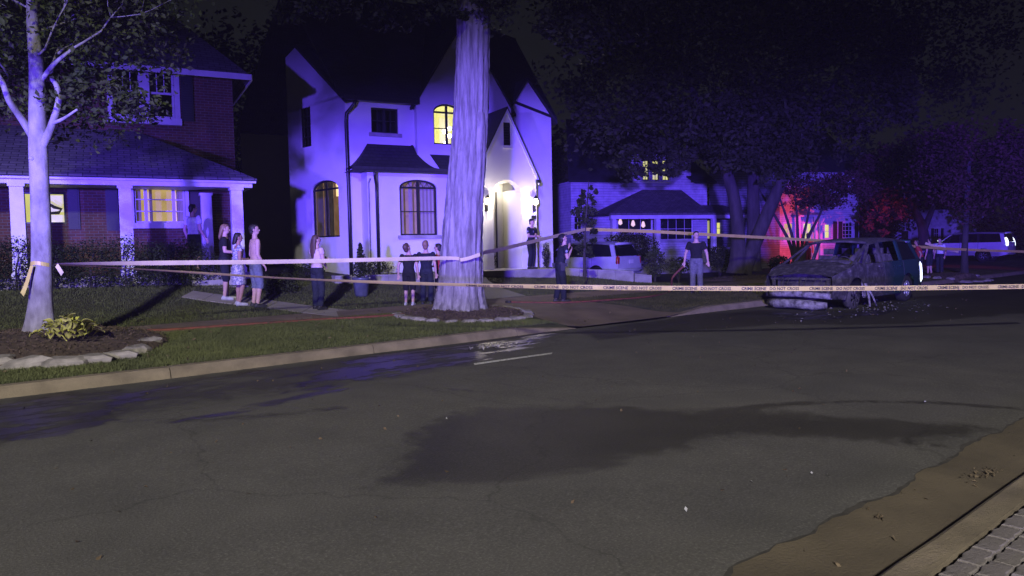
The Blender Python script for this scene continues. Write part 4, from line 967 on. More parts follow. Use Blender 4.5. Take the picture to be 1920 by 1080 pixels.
# young tree at the left, lit blue
D1 = 11.6; base = atd(76, 628, D1); T1 = thing('young_street_tree', base, 'young smooth barked tree at far left wrapped with police tape', 'tree')
mb = MB(); px1 = lambda x, y, d=D1: atd(x, y, d)
bark(mb, [px1(76, 640), px1(78, 560), px1(79, 480), px1(76, 380), px1(72, 300), px1(70, 240), px1(68, 130), px1(62, 60), px1(60, -20), px1(64, -160)], [.185, .145, .135, .128, .124, .12, .10, .085, .075, .04], 22, 0.018, .45, 7, 3)
bark(mb, [px1(72, 275), px1(44, 228), px1(18, 190, 11.4), px1(2, 150, 11.3), px1(-40, 90, 11.2)], [.066, .055, .046, .04, .024], 12, .01, 0, 5, 4)
bark(mb, [px1(72, 290), px1(96, 238), px1(110, 190), px1(106, 160), px1(95, 140, 11.8), px1(110, 90, 12)], [.07, .058, .048, .04, .03, .016], 12, .01, 0, 5, 5)
bark(mb, [px1(68, 165), px1(100, 122), px1(132, 95)], [.04, .035, .02], 8, 0, 0, 4, 6); bark(mb, [px1(98, 232), px1(120, 222, 11.5), px1(145, 205, 11.4)], [.035, .025, .015], 8, 0, 0, 4, 7)
bark(mb, [px1(66, 300), px1(60, 297, 11.5), px1(57, 300, 11.48)], [.06, .05, .03], 8, 0, 0, 3, 8)
tips = []
for k, (x, y) in enumerate(((60, 60), (64, 20), (66, 110), (110, 100), (0, 120), (130, 95), (62, -40), (20, 150))):
    a = k * 2.4; twigs(mb, px1(x, y), (math.cos(a), math.sin(a), .5), 1.1, .02, 2, tips, k)
mb.build('trunk', m_bark2, T1, True)
L = np.concatenate([cloud(px1(110, -20, 12.3), (2.3, 1.7, 2.2), 8500, .3, 80, 1), cloud(px1(20, 150, 12.2), (1.2, .9, .9), 2600, .3, 18, 2), cloud(px1(180, 190, 12.2), (1.0, .9, .55), 1200, .3, 16, 3)] + [np.array(t) + RNG.normal(0, .16, (40, 3)) for t in tips])
leaf_mesh('crown', L, .105, m_leaf, T1)

# big old trunk in the middle
D2 = 16.2; base = atd(866, 585, D2); T2 = thing('old_street_tree', base, 'huge old tree trunk in a mulched ring in front of the stucco house', 'tree')
mb = MB(); p2 = lambda x, y, d=D2: atd(x, y, d)
bark(mb, [p2(864, 596), p2(864, 560), p2(866, 500), p2(870, 400), p2(877, 300), p2(882, 210), p2(886, 80), p2(888, -10), p2(884, -120), p2(880, -260)], [.52, .475, .425, .38, .355, .345, .335, .35, .33, .22], 96, .085, .30, 12, 11)
bark(mb, [p2(902, 330, 16.1), p2(902, 260, 16.05), p2(898, 215, 16.0), p2(893, 196, 16.1)], [.06, .10, .11, .05], 16, .05, 0, 6, 12)
bark(mb, [p2(880, -60), p2(800, -170, 15.5), p2(690, -270, 15), p2(560, -330, 14.5)], [.26, .2, .15, .08], 14, .05, 0, 6, 13)
bark(mb, [p2(890, -60), p2(980, -160, 16), p2(1100, -230, 15.5), p2(1250, -300, 15)], [.26, .2, .15, .08], 14, .05, 0, 6, 14)
mb.build('trunk', m_bark, T2, True)
L = np.concatenate([cloud(p2(700, -230, 16), (4.5, 3.0, 1.9), 9000, .2, 90, 21), cloud(p2(1080, -230, 16), (4.5, 3.0, 1.9), 9000, .2, 90, 22), cloud(p2(880, -330, 17), (4, 4, 2.2), 6000, .2, 60, 23), cloud(p2(600, -50, 15.2), (2.4, 1.6, .95), 4500, .2, 40, 24), cloud(p2(800, -30, 16.6), (1.2, 1.0, .75), 1800, .2, 20, 25), cloud(p2(1060, -20, 16.8), (2.6, 1.8, 1.3), 5500, .2, 46, 26), cloud(p2(1200, -80, 17.5), (3, 2, 1.6), 5000, .2, 40, 27), cloud(p2(870, -12, 15.3), (1.0, .6, .42), 1300, .2, 16, 28)])
leaf_mesh('crown', L, .13, m_leafd, T2)

def bigtree(name, label, trunks, crowns, m, leaf, lm=None, group=None, ridge=.05):
    b0 = trunks[0][0][0]; T = thing(name, b0, label, 'tree', group); mb = MB()
    for path, radii in trunks: bark(mb, path, radii, 14, ridge, .25, 6, random.randrange(999))
    mb.build('trunk', m, T, True)
    L = np.concatenate([cloud(c, r, n, .25, lu, sd) for c, r, n, lu, sd in crowns]); leaf_mesh('crown', L, leaf, lm or m_leafd, T); return T
D3 = 30; p3 = lambda x, y, d=D3: atd(x, y, d)
bigtree('shade_tree', 'great dark shade tree with three spreading trunks behind the man in gray trousers',
    [([p3(1382, 512), p3(1384, 450), p3(1378, 380), p3(1362, 320), p3(1330, 240), p3(1290, 150)], [.36, .28, .25, .22, .18, .10]),
     ([p3(1410, 508, 30.6), p3(1414, 430, 30.6), p3(1412, 350, 30.6), p3(1420, 250, 30.8), p3(1440, 120, 31)], [.30, .26, .24, .2, .12]),
     ([p3(1392, 512), p3(1416, 455), p3(1444, 390), p3(1470, 330), p3(1510, 240), p3(1570, 150)], [.30, .26, .24, .2, .16, .08])],
    [(p3(1390, 60, 30), (6.8, 5.0, 4.6), 15000, 110, 31), (p3(1180, 150, 29), (3.6, 3.0, 3.0), 8000, 60, 32), (p3(1580, 160, 30), (3.2, 3, 3.0), 7000, 60, 33), (p3(1230, 300, 28), (2.0, 1.3, .8), 1500, 24, 34), (p3(1330, -120, 32), (10, 5, 4.5), 12000, 80, 35), (p3(1750, 30, 32), (5, 4, 4.5), 9000, 60, 36), (p3(1420, 250, 28.3), (4.6, 1.4, 1.7), 5500, 50, 37)], m_barkd, .21)
D4 = 34; p4 = lambda x, y, d=D4: atd(x, y, d)
stems = [([p4(1492 + k * 3, 500), p4(1490 + k * 9 - 12, 450), p4(1480 + k * 22 - 30, 400), p4(1470 + k * 34 - 50, 350)], [.09, .07, .05, .03]) for k in range(5)]
bigtree('many_stemmed_tree', 'small many stemmed red lit tree in front of the red lit wall', stems, [(p4(1535, 358), (2.4, 1.5, .9), 3200, 50, 41), (p4(1590, 350), (1.3, 1.2, .9), 2000, 24, 42)], m_barkd, .14, m_leaf_redlit)
p5 = lambda x, y, d=46: atd(x, y, d)
bigtree('forked_tree', 'forked tree with red lit crown left of the white SUV', [([p5(1732, 470), p5(1730, 430), p5(1716, 395), p5(1695, 350), p5(1680, 300)], [.34, .26, .2, .13, .06]), ([p5(1730, 435), p5(1745, 400), p5(1765, 350), p5(1790, 300)], [.2, .16, .12, .06])],
    [(p5(1725, 320), (4.0, 3, 2.4), 6000, 60, 51), (p5(1660, 400), (1.8, 1.6, 1.4), 2000, 24, 52)], m_barkd, .24, m_leaf_redlit)
p6 = lambda x, y, d=31: atd(x, y, d)
bigtree('slim_street_tree', 'slim dark street tree in front of the white SUV', [([p6(1809, 524), p6(1809, 470), p6(1812, 410), p6(1814, 350), p6(1820, 280)], [.15, .115, .105, .09, .04])],
    [(p6(1825, 310), (2.6, 2.2, 2.1), 6000, 60, 61), (p6(1920, 330), (1.9, 2, 1.8), 3000, 40, 62)], m_barkd, .16, m_leaf_redlit)
p7 = lambda x, y, d=23: atd(x, y, d)
bigtree('young_conical_tree', 'slim young conical tree with tape tied to it beside the silver minivan', [([p7(1096, 520), p7(1096, 470), p7(1098, 420), p7(1102, 370), p7(1104, 340)], [.045, .038, .03, .02, .01])],
    [(p7(1102, 372), (.30, .30, .40), 350, 10, 71), (p7(1098, 405), (.42, .4, .35), 450, 12, 72), (p7(1096, 440), (.42, .4, .30), 350, 10, 73), (p7(1096, 468), (.35, .35, .22), 200, 8, 74)], m_barkd, .12)
for k, (x, d, wdt, hgt, lab) in enumerate(((497, 38, 4.6, 12, 'black mass of a tall tree between the brick and stucco houses'), (700, 46, 7, 12, 'tall dark tree rising behind the stucco house roof'), (1052, 52, 3.0, 8, 'dark tree in the gap right of the stucco house'), (1250, 64, 9, 13, 'broad dark tree behind the white porch house'), (1640, 66, 4.5, 9, 'dark tree between the white shuttered house and the low house'), (1900, 62, 5.5, 9, 'dark tree at the right edge beyond the SUV'), (250, 40, 8, 13, 'tall dark tree behind the brick house roof'))):
    b0 = atd(x, 455, d); b0.z = .5
    bigtree('background_tree', lab, [([b0, b0 + Z * hgt * .3, b0 + Z * hgt * .6 + R0 * .3], [.3, .24, .12])], [(b0 + Z * hgt * .55, (wdt, wdt * .7, hgt * .55), 6000, 60, 80 + k)], m_barkd, .42 if d > 45 else .32, None, 'dark trees behind the houses', 0)

# shrubs and hedges
def shrub(name, label, c, rad, n, leaf, m=None, seed=0, cat='shrub', group=None, stems=4):
    b0 = Vector((c[0], c[1], gz(c[0], c[1]))); S = thing(name, b0, label, cat, group); mb = MB()
    for k in range(stems):
        a = k * 2.4; e = Vector(c) + Vector((math.cos(a) * rad[0] * .5, math.sin(a) * rad[1] * .5, rad[2] * .3)); mb.tube([b0, b0.lerp(e, .5) + Z * .1, e], [.02, .015, .006], 5)
    mb.build('stem', m_barkd, S); P = cloud(c, rad, n, .45, 0, seed); P = P[P[:, 2] > b0.z + .02]; leaf_mesh('foliage', P, leaf, m or m_leafd, S); return S
hx = [(-40, 17.0), (30, 17.2), (100, 17.5), (170, 17.8), (235, 18.1), (300, 18.4), (342, 18.6)]
c0 = atd(130, 550, 17.6); HD = thing('porch_hedge', (c0.x, c0.y, gz(c0.x, c0.y)), 'dark clipped hedge in front of the brick porch', 'hedge')
P = []
for k, (x, d) in enumerate(hx):
    c = atd(x, 505, d); zc = gz(c.x, c.y); q = cloud((c.x, c.y, zc + .55), (.72, .55, .66 + .08 * math.sin(k * 2.1)), 2600, .5, 0, 90 + k); P.append(q)
P = np.concatenate(P); leaf_mesh('foliage', P, .055, leafmat('foliage_hedge', (0.032, 0.042, 0.018), (0.014, 0.02, 0.009)), HD)
for k, (x, d) in enumerate(hx):
    mb = MB(); c = atd(x, 505, d); b0 = Vector((c.x, c.y, gz(c.x, c.y))); mb.tube([b0, b0 + Z * .5, b0 + Z * .9 + R0 * .1], [.03, .02, .01], 5); mb.build('stem', m_barkd, HD)
def sh(name, label, x, y, d, rpx, hpx, n, leaf, m=None, seed=0):
    s = d / FOC; c = atd(x, y, d); return shrub(name, label, c, (rpx * s, rpx * s * .8, hpx * s), n, leaf, m, seed)
sh('low_shrub', 'low dark shrub behind the shirtless man', 520, 538, 18.8, 42, 26, 1500, .06, m_leafd, 101)
sh('low_shrub', 'dark shrub below the arched side window', 570, 520, 21, 45, 32, 1800, .06, m_leafd, 102)
sh('low_shrub', 'dark shrub left of the white porch steps', 405, 505, 19.4, 22, 30, 900, .05, m_leafd, 103)
sh('round_bush', 'wide dark flat topped bush above the silver minivan', 1182, 462, 36, 58, 30, 3500, .10, m_leafd, 104)
sh('round_bush', 'leafy green bush right of the silver minivan', 1228, 492, 29, 22, 28, 1200, .09, m_leaf, 105)
sh('round_bush', 'small bright green bush left of the man in gray trousers', 1272, 498, 29, 26, 17, 1100, .08, m_leaf, 106)
sh('round_bush', 'dark bush by the white porch column', 1350, 484, 33, 28, 24, 1300, .10, m_leafd, 107)
sh('round_bush', 'dark bush right of the three trunks', 1462, 494, 32, 26, 15, 900, .10, m_leafd, 108)
sh('conical_evergreen', 'small cone shaped evergreen at the right corner of the entry', 1024, 480, 26.6, 9, 27, 900, .05, m_leafd, 109)
sh('low_shrub', 'small dark shrub left of the entry arch behind the trunk', 918, 488, 25.6, 15, 17, 700, .05, m_leafd, 110)
sh('low_shrub', 'low dark planting under the bay window', 700, 500, 23.4, 40, 14, 1300, .05, m_leafd, 111)
# potted evergreen by the retaining wall
pb = onground(678, 556); PT = thing('potted_evergreen', pb, 'tall potted evergreen standing in front of the low retaining wall', 'potted plant')
mb = MB(); mb.lathe(pb, [(.15, 0), (.17, .05), (.21, .42), (.24, .45), (.24, .50), (.20, .50), (.19, .44)], 14); mb.build('pot', mat('glazed_pot', (.10, .11, .16), (.06, .065, .10), 5, .35), PT, True)
mb = MB(); mb.tube([pb + Z * .45, pb + Z * 1.3], [.02, .008], 6); mb.build('stem', m_barkd, PT)
P = []; 
for k in range(8): f = k / 7; P.append(cloud(pb + Z * (.58 + .72 * f), (.24 * (1 - f * .8), .24 * (1 - f * .8), .10), 160, .2, 0, 120 + k))
leaf_mesh('foliage', np.concatenate(P), .06, m_leafd, PT)

# ------------------------------------------------------------------ planting beds with edging stones
def rock(seed, L, Wd, H):
    g = np.random.default_rng(seed); mb = MB(); n, m_ = 9, 5; mb.ball((0, 0, 0), 1.0, n, m_)
    V = np.array(mb.v); nrm = V / (np.abs(V) ** 4).sum(1)[:, None] ** .25
    ang = np.round(np.arctan2(V[:, 1], V[:, 0]), 3); f = 1 + .16 * np.sin(3 * ang + g.uniform(0, 6)) * np.sqrt(np.clip(1 - V[:, 2] ** 2, 0, 1)) + .05 * np.sin(V[:, 2] * 5 + g.uniform(0, 6)) 
    V = nrm * f[:, None] * np.array([L / 2, Wd / 2, H / 2]); mb.v = [tuple(v) for v in V]
    me = bpy.data.meshes.new('stone'); me.from_pydata(mb.v, [], mb.f); me.materials.append(m_rock); return me
ROCKS = [rock(k, .40, .26, .19) for k in range(6)]
def bed(name, label, ctr, r, mound, stones, nchip, seed):
    g = np.random.default_rng(seed); B = thing(name, (ctr.x, ctr.y, gz(ctr.x, ctr.y)), label, 'planting bed')
    rx, ry = r; V = []; F = []; nr, na = 10, 40
    hz = lambda x, y: gz(x, y) + .02 + mound * max(0, 1 - ((x - ctr.x) / rx) ** 2 - ((y - ctr.y) / ry) ** 2) ** .8
    for i in range(nr + 1):
        for j in range(na):
            a = 2 * math.pi * j / na; x, y = ctr.x + rx * i / nr * math.cos(a), ctr.y + ry * i / nr * math.sin(a); V.append((x, y, hz(x, y) - (.05 if i == nr else 0) + g.uniform(-.012, .012)))
    for i in range(nr):
        for j in range(na): F.append((i * na + j, (i + 1) * na + j, (i + 1) * na + (j + 1) % na, i * na + (j + 1) % na))
    mb = MB(); mb.v, mb.f = V, F; mb.build('mulch', m_mulch, B)
    a = g.uniform(0, 6.28, nchip); rr = np.sqrt(g.uniform(0, 1, nchip)) * .97; X, Y = ctr.x + rx * rr * np.cos(a), ctr.y + ry * rr * np.sin(a)
    Pc = np.array([(x, y, hz(x, y) + g.uniform(0, .02)) for x, y in zip(X, Y)]); o = leaf_mesh('mulch_chips', Pc, .06, m_mulch, B, aspect=.3); o['kind'] = 'stuff'
    for (x, y, s, rz) in stones:
        o = bpy.data.objects.new('stone', ROCKS[int(g.integers(0, 6))]); COL.objects.link(o); o.parent = B
        zz = gz(x, y) + (.055 if mound > .2 else .02); o.location = Vector((x, y, zz)) - Vector(B.location); o.scale = (s, s * g.uniform(.8, 1.1), s * g.uniform(.55, .8)); o.rotation_euler = (g.uniform(-.1, .1), g.uniform(-.1, .1), rz + g.uniform(-.2, .2))
    return B, hz
st1 = []
for x, y, s in ((-130, 692, 1.3), (-68, 690, 1.3), (-8, 688, 1.35), (55, 690, 1.4), (120, 687, 1.4), (176, 681, 1.2), (222, 674, 1.25), (258, 664, 1.15), (272, 650, 1.15), (264, 637, 1.1), (240, 630, .95), (208, 627, .9)):
    p = onground(x, y); st1.append((p.x, p.y, s, R(-20) + (R(60) if x > 255 else 0)))
c1 = Vector((BED1.x + .0, BED1.y - .05, 0))
_, hz1 = bed('tree_bed', 'mulched bed round the young tree edged with big pale stones', c1, (1.9, 2.0), .24, st1, 2600, 5)
st2 = []
for k in range(17):
    a = R(150) + k * R(14.5); x, y = BED2.x + 1.42 * math.cos(a), BED2.y + 1.42 * math.sin(a); st2.append((x, y, random.uniform(.7, 1.1), a + math.pi / 2))
_, hz2 = bed('tree_ring', 'round mulched ring of flat pale stones at the foot of the old tree', BED2, (1.4, 1.4), .14, st2, 2200, 6)
b3 = onground(1790, 520); st3 = [(b3.x + 1.5 * math.cos(k * .42 + 2.6), b3.y + 1.1 * math.sin(k * .42 + 2.6), random.uniform(.8, 1.2), k * .42) for k in range(11)]
bed('tree_ring', 'mulched stone edged ring at the foot of the slim street tree', Vector((b3.x, b3.y, 0)), (1.5, 1.1), .15, st3, 500, 7)
bed('tree_ring', 'leaf littered ground under the three spreading trunks', Vector((p3(1395, 505).x, p3(1395, 505).y, 0)), (2.2, 1.6), .12, [], 700, 8)

# hosta
hb = atd(128, 652, 10.9); hb.z = hz1(hb.x, hb.y) - .02
HS = thing('hosta', hb, 'bright yellow green hosta at the foot of the young tree', 'plant'); hm = []
for k in range(4):
    mb = MB(); L_h = .21; n = 6; wd = [.012, .056, .080, .076, .050, .005]
    for j in range(n):
        f = j / (n - 1); x = .05 + L_h * f; z = .16 * math.sin(f * 2.0 + .3) * (1 + .1 * k) ; cup = .02
        mb.v += [(x, -wd[j], z + cup * (.3 + f)), (x, 0, z - .008), (x, wd[j], z + cup * (.3 + f))]
    for j in range(n - 1):
        for s in range(2): a = j * 3 + s; mb.f.append((a, a + 1, a + 4, a + 3))
    me = bpy.data.meshes.new('leaf'); me.from_pydata(mb.v, [], mb.f); me.materials.append(m_leafh); me.polygons.foreach_set('use_smooth', [True] * len(me.polygons)); hm.append(me)
for k in range(72):
    o = bpy.data.objects.new('leaf', hm[k % 4]); COL.objects.link(o); o.parent = HS
    a = k * 2.399; rr = .30 * math.sqrt(k / 72); o.location = (math.cos(a) * rr * .95, math.sin(a) * rr * .8, .17 * (1 - k / 90) + random.uniform(-.02, .03))
    o.rotation_euler = (random.uniform(-.3, .3), -.75 + .95 * (k / 72) + random.uniform(-.25, .25), a + random.uniform(-.5, .5)); s = random.uniform(.55, .85); o.scale = (s, s, s)
mb = MB()
for k in range(12): a = k * 2.4; mb.tube([hb, hb + Vector((math.cos(a) * .1, math.sin(a) * .1, .15)), hb + Vector((math.cos(a) * .22, math.sin(a) * .2, .2))], .008, 5)
mb.build('stalk', m_leafh, HS)
# ================================================================== VEHICLES
m_tyre = mat('tyre_rubber', (0.022, 0.022, 0.023), (0.014, 0.014, 0.015), 20, 0.85)
m_rim = mat('alloy_rim', (0.55, 0.56, 0.58), (0.42, 0.43, 0.45), 8, 0.35, metal=0.7)
m_trim = mat('car_black_trim', (0.018, 0.018, 0.02), (0.010, 0.010, 0.011), 10, 0.5)
m_tint = mat('tinted_glass', (0.010, 0.011, 0.014), (0.008, 0.009, 0.011), 3, 0.08)
m_red = mat('tail_lens', (0.42, 0.015, 0.015), (0.25, 0.01, 0.01), 20, 0.15)
m_seat = mat('car_seat', (0.03, 0.03, 0.032), (0.018, 0.018, 0.02), 10, 0.8)
def paint(name, c, rough=0.3):
    m = mat(name, c, tuple(x * .9 for x in c), 3, rough); m.node_tree.nodes['Principled BSDF'].inputs['Coat Weight'].default_value = 0.5; return m
m_white_p, m_silver_p = paint('white_car_paint', (0.72, 0.72, 0.73)), paint('silver_car_paint', (0.50, 0.51, 0.54))
# burnt shell: charred and ash-dusted towards the nose, teal paint left at the back
m, t, b = nt('burnt_van_paint'); tc = t.nodes.new('ShaderNodeTexCoord'); sp = t.nodes.new('ShaderNodeSeparateXYZ'); t.links.new(tc.outputs['Object'], sp.inputs[0])
n1 = noise_tex(t, 2.6, 6); n2 = noise_tex(t, 7, 7, .7); ad = t.nodes.new('ShaderNodeMath'); ad.operation = 'MULTIPLY_ADD'; ad.inputs[1].default_value = 1.3
t.links.new(n1.outputs[0], ad.inputs[0]); t.links.new(sp.outputs['X'], ad.inputs[2])
fc = ramp(t, ad.outputs[0], [(0.0, (1, 1, 1)), (1.0, (0, 0, 0))])
mr = t.nodes.new('ShaderNodeMapRange'); mr.inputs['From Min'].default_value = 0.05; mr.inputs['From Max'].default_value = 0.75; t.links.new(ad.outputs[0], mr.inputs['Value'])
ash = ramp(t, n2.outputs[0], [(0.30, (0.012, 0.011, 0.011)), (0.48, (0.030, 0.027, 0.026)), (0.62, (0.085, 0.077, 0.074)), (0.76, (0.26, 0.24, 0.23))])
mx = t.nodes.new('ShaderNodeMixRGB'); t.links.new(mr.outputs[0], mx.inputs[0]); mx.inputs[1].default_value = (0.014, 0.040, 0.043, 1); t.links.new(ash.outputs[0], mx.inputs[2]); t.links.new(mx.outputs[0], b.inputs['Base Color'])
mr2 = t.nodes.new('ShaderNodeMapRange'); mr2.inputs['To Min'].default_value = .22; mr2.inputs['To Max'].default_value = .85; t.links.new(mr.outputs[0], mr2.inputs['Value']); t.links.new(mr2.outputs[0], b.inputs['Roughness'])
bp = t.nodes.new('ShaderNodeBump'); bp.inputs['Distance'].default_value = .02; t.links.new(mr.outputs[0], bp.inputs['Strength']); t.links.new(n2.outputs[0], bp.inputs['Height']); t.links.new(bp.outputs[0], b.inputs['Normal'])
m_burnt = m
m_char = mat('charred_metal', (0.075, 0.068, 0.065), (0.014, 0.013, 0.013), 6, 0.85, 0.7, 20)
m_ash = mat('ashen_metal', (0.32, 0.30, 0.30), (0.06, 0.055, 0.055), 9, 0.8, 0.6, 25)

def car(name, label, loc, heading, S):
    L, Wd, H = S['L'], S['W'], S['H']; hw0 = Wd / 2; xf, xr = L / 2, -L / 2
    V = thing(name, loc, label, S['cat']); V.rotation_euler = (0, 0, heading); ORI[V.name] = Vector((0, 0, 0)); P = S['paint']; burnt = S.get('burnt', False)
    cx, cz = S['cowl']; fz = S['hood_z']; bz = S['belt']; rr = S['r']; ax = S['axles']; zs = S['sill']
    hw = lambda x: hw0 * (1 - .16 * smooth(xf - .75, xf, x) ** 2 - .08 * (1 - smooth(xr, xr + .6, x)) ** 2)
    top = lambda x: (cz + (fz - cz) * ((x - cx) / (xf - cx)) ** 1.3) if x > cx else cz + (bz - cz) * smooth(0, 1, (cx - x) / (cx - xr))
    def bot(x):
        z = zs + .06 * smooth(xf - .5, xf, x) + .10 * (1 - smooth(xr, xr + .5, x))
        for a in ax:
            d = abs(x - a); R_ = rr + .07
            if d < R_: z = max(z, rr + math.sqrt(R_ * R_ - d * d))
        return z
    yy = lambda x, z: hw(x) - .09 * ((z - .62) / .65) ** 2 if z > .62 else hw(x) - .05 * ((.62 - z) / .4) ** 2
    xsn = sorted(set([round(xr + (xf - xr) * k / 44, 4) for k in range(45)] + [a + s * (rr + .07) * c for a in ax for s in (-1, 1) for c in (1.0, .93, .8)])); nr = 7
    # body sides
    mb = MB()
    for s in (1, -1):
        i0 = len(mb.v)
        for x in xsn:
            z0, z1 = bot(x), top(x)
            for k in range(nr + 1): z = z0 + (z1 - z0) * k / nr; mb.v.append((x, s * yy(x, z), z))
        for i in range(len(xsn) - 1):
            for k in range(nr):
                a = i0 + i * (nr + 1) + k; f = (a, a + nr + 1, a + nr + 2, a + 1); mb.f.append(f if s < 0 else f[::-1])
    # tail: lower tailgate
    i0 = len(mb.v); nz = 8
    for k in range(nz + 1):
        z = bot(xr) + (top(xr) - bot(xr)) * k / nz
        for j in range(9): v = -1 + 2 * j / 8; mb.v.append((xr - .06 * (1 - v * v) * (1 - .5 * abs(k / nz - .4)), v * yy(xr, z), z))
    for k in range(nz):
        for j in range(8): a = i0 + k * 9 + j; mb.f.append((a, a + 1, a + 10, a + 9))
    # nose (front fascia) unless it burnt away
    if not burnt:
        i0 = len(mb.v)
        for k in range(nz + 1):
            z = bot(xf) + (top(xf) - bot(xf)) * k / nz
            for j in range(9): v = -1 + 2 * j / 8; mb.v.append((xf + .16 * (1 - v * v) * (1 - .4 * k / nz), v * yy(xf, z), z))
        for k in range(nz):
            for j in range(8): a = i0 + k * 9 + j; mb.f.append((a, a + 9, a + 10, a + 1))
    body = mb.build('body', P, V, True)
    # bonnet
    mb = MB(); nx = 8
    for i in range(nx + 1):
        x = cx - .08 + (xf - cx + .08) * i / nx
        for j in range(9):
            v = -1 + 2 * j / 8; z = top(x) + .06 * (1 - v * v) + (random.uniform(-.04, .025) if burnt else 0); mb.v.append((x + (.14 * (1 - v * v) * (i / nx) ** 3), v * (yy(x, top(x)) - .004), z))
    for i in range(nx):
        for j in range(8): a = i * 9 + j; mb.f.append((a, a + 9, a + 10, a + 1))
    mb.build('bonnet', P, V, True)
    mb = MB(); F_ = zs + .05; mb.box((0, 0, F_), (L - .3, Wd - .25, .06)); mb.build('floor_pan', m_trim, V)
    # roof and pillars
    rfx, rrx = S['roof']; rz = lambda x: H - S.get('rdrop', .10) * ((x - (rfx + rrx) / 2) / ((rfx - rrx) / 2)) ** 2; rw = lambda x: hw0 - .24 - .03 * smooth(rrx + .5, rrx, x)
    mb = MB(); nx = 10
    for i in range(nx + 1):
        x = rrx + (rfx - rrx) * i / nx
        for j in range(9): v = -1 + 2 * j / 8; mb.v.append((x, v * (rw(x) + .03), rz(x) - .05 * v * v * v * v - (.06 if abs(v) == 1 else 0)))
    for i in range(nx):
        for j in range(8): a = i * 9 + j; mb.f.append((a, a + 9, a + 10, a + 1))
    mb.build('roof', m_char if burnt else P, V, True)
    PT = S['pillars'] # (x at belt, x at roof, width)
    bp_ = lambda x, s: Vector((x, s * (yy(min(max(x, xr), xf), top(x)) - .02), top(x))); tp_ = lambda x, s: Vector((x, s * (rw(x) + .02), rz(x) - .08))
    for s in (1, -1):
        for k, (xb, xt, w_) in enumerate(PT):
            q = MB(); b0, t0 = bp_(xb, s), tp_(xt, s); i = Vector((w_ / 2, 0, 0)); o_ = Vector((0, -s * .05, 0))
            q.hexa([b0 - i, b0 + i, b0 + i + o_, b0 - i + o_], [t0 - i, t0 + i, t0 + i + o_, t0 - i + o_]); q.build('pillar', (m_char if burnt and k < 3 else P) if k in (0, len(PT) - 1) or burnt else m_trim, V)
        for k in range(len(PT) - 1):
            if burnt and k in S['gone']: continue
            (a, a2, wa), (c, c2, wc) = PT[k], PT[k + 1]; q = MB(); o_ = Vector((0, -s * .02, 0))
            q.quad(bp_(a - wa / 2, s) + o_, bp_(c + wc / 2, s) + o_, tp_(c2 + wc / 2, s) + o_, tp_(a2 - wa / 2, s) + o_); q.build('side_window', m_tint, V)
        # sill trim, door seams and handles
        q = MB(); q.tube([(ax[0] - rr - .1, s * (hw0 - .03), zs + .03), (ax[1] + rr + .1, s * (hw0 - .03), zs + .03)], .035, 6); q.build('sill', m_trim if not burnt else P, V)
        for xd in S['seams']:
            q = MB(); z0 = bot(xd) + .04; pts = [(xd, s * (yy(xd, z0 + (top(xd) - z0) * f / 6) + .001), z0 + (top(xd) - z0) * f / 6) for f in range(7)]; q.tube(pts, .007, 4); q.build('door_seam', m_trim, V)
        for xd in S['handles']:
            q = MB(); zz = bz - .16; q.tube([(xd - .1, s * yy(xd, zz), zz), (xd - .07, s * (yy(xd, zz) + .035), zz), (xd + .07, s * (yy(xd, zz) + .035), zz), (xd + .1, s * yy(xd, zz), zz)], .014, 6); q.build('door_handle', S.get('trim', P), V)
        if not burnt:
            q = MB(); mx_ = cx - .25; q.ball((mx_, s * (hw0 + .11), cz + .12), (.07, .12, .08), 8, 6); q.tube([(mx_, s * (hw0 - .04), cz + .05), (mx_, s * (hw0 + .06), cz + .10)], .03, 6); q.build('side_mirror', P, V, True)
            q = MB(); q.ball((xf - .12, s * (hw0 - .30), fz - .06), (.16, .20, .07), 10, 6); q.build('headlight', m_rim, V, True)
        # wheels
    for ia, a in enumerate(ax):
        for s in (1, -1):
            flat = burnt and ia == 0
            yc = s * (hw0 - .14); q = MB(); R_ = rr; prof = [(R_ * .62, -.10), (R_ * .93, -.11), (R_, -.07), (R_, .07), (R_ * .93, .11), (R_ * .62, .10)]
            wz = rr if not flat else rr * .78
            def ring(mb_, prof_, n=24):
                i0 = len(mb_.v)
                for (r_, d) in prof_:
                    for k in range(n): th = 2 * math.pi * k / n; mb_.v.append((a + r_ * math.cos(th), yc + d, wz + r_ * math.sin(th)))
                for j in range(len(prof_) - 1):
                    for k in range(n): A = i0 + j * n + k; B = i0 + j * n + (k + 1) % n; mb_.f.append((A, B, B + n, A + n))
            if not flat: ring(q, prof); W_ = q.build('wheel', m_tyre, V, True)
            else: ring(q, [(R_ * .60, -.09), (R_ * .74, -.10), (R_ * .78, 0), (R_ * .74, .10), (R_ * .60, .09)]); W_ = q.build('wheel', m_char, V, True); tag(W_, 'burnt front wheel with its tyre gone')
            q = MB(); ring(q, [(R_ * .64, s * .10), (R_ * .66, s * .085), (R_ * .58, s * .06), (R_ * .56, -s * .08)])
            for k in range(7):
                th = 2 * math.pi * k / 7; c_, s_ = math.cos(th), math.sin(th); t_ = Vector((-s_, 0, c_)) * .035; n_ = Vector((0, s * .03, 0)); p0 = Vector((a + c_ * .05, yc + s * .07, wz + s_ * .05)); p1 = Vector((a + c_ * R_ * .62, yc + s * .06, wz + s_ * R_ * .62))
                q.hexa([p0 - t_, p0 + t_, p0 + t_ + n_, p0 - t_ + n_], [p1 - t_ * .8, p1 + t_ * .8, p1 + t_ * .8 + n_, p1 - t_ * .8 + n_])
            q.build('rim', m_char if flat else m_rim, W_, True)
            q = MB(); n = 14 # dark wheel housing
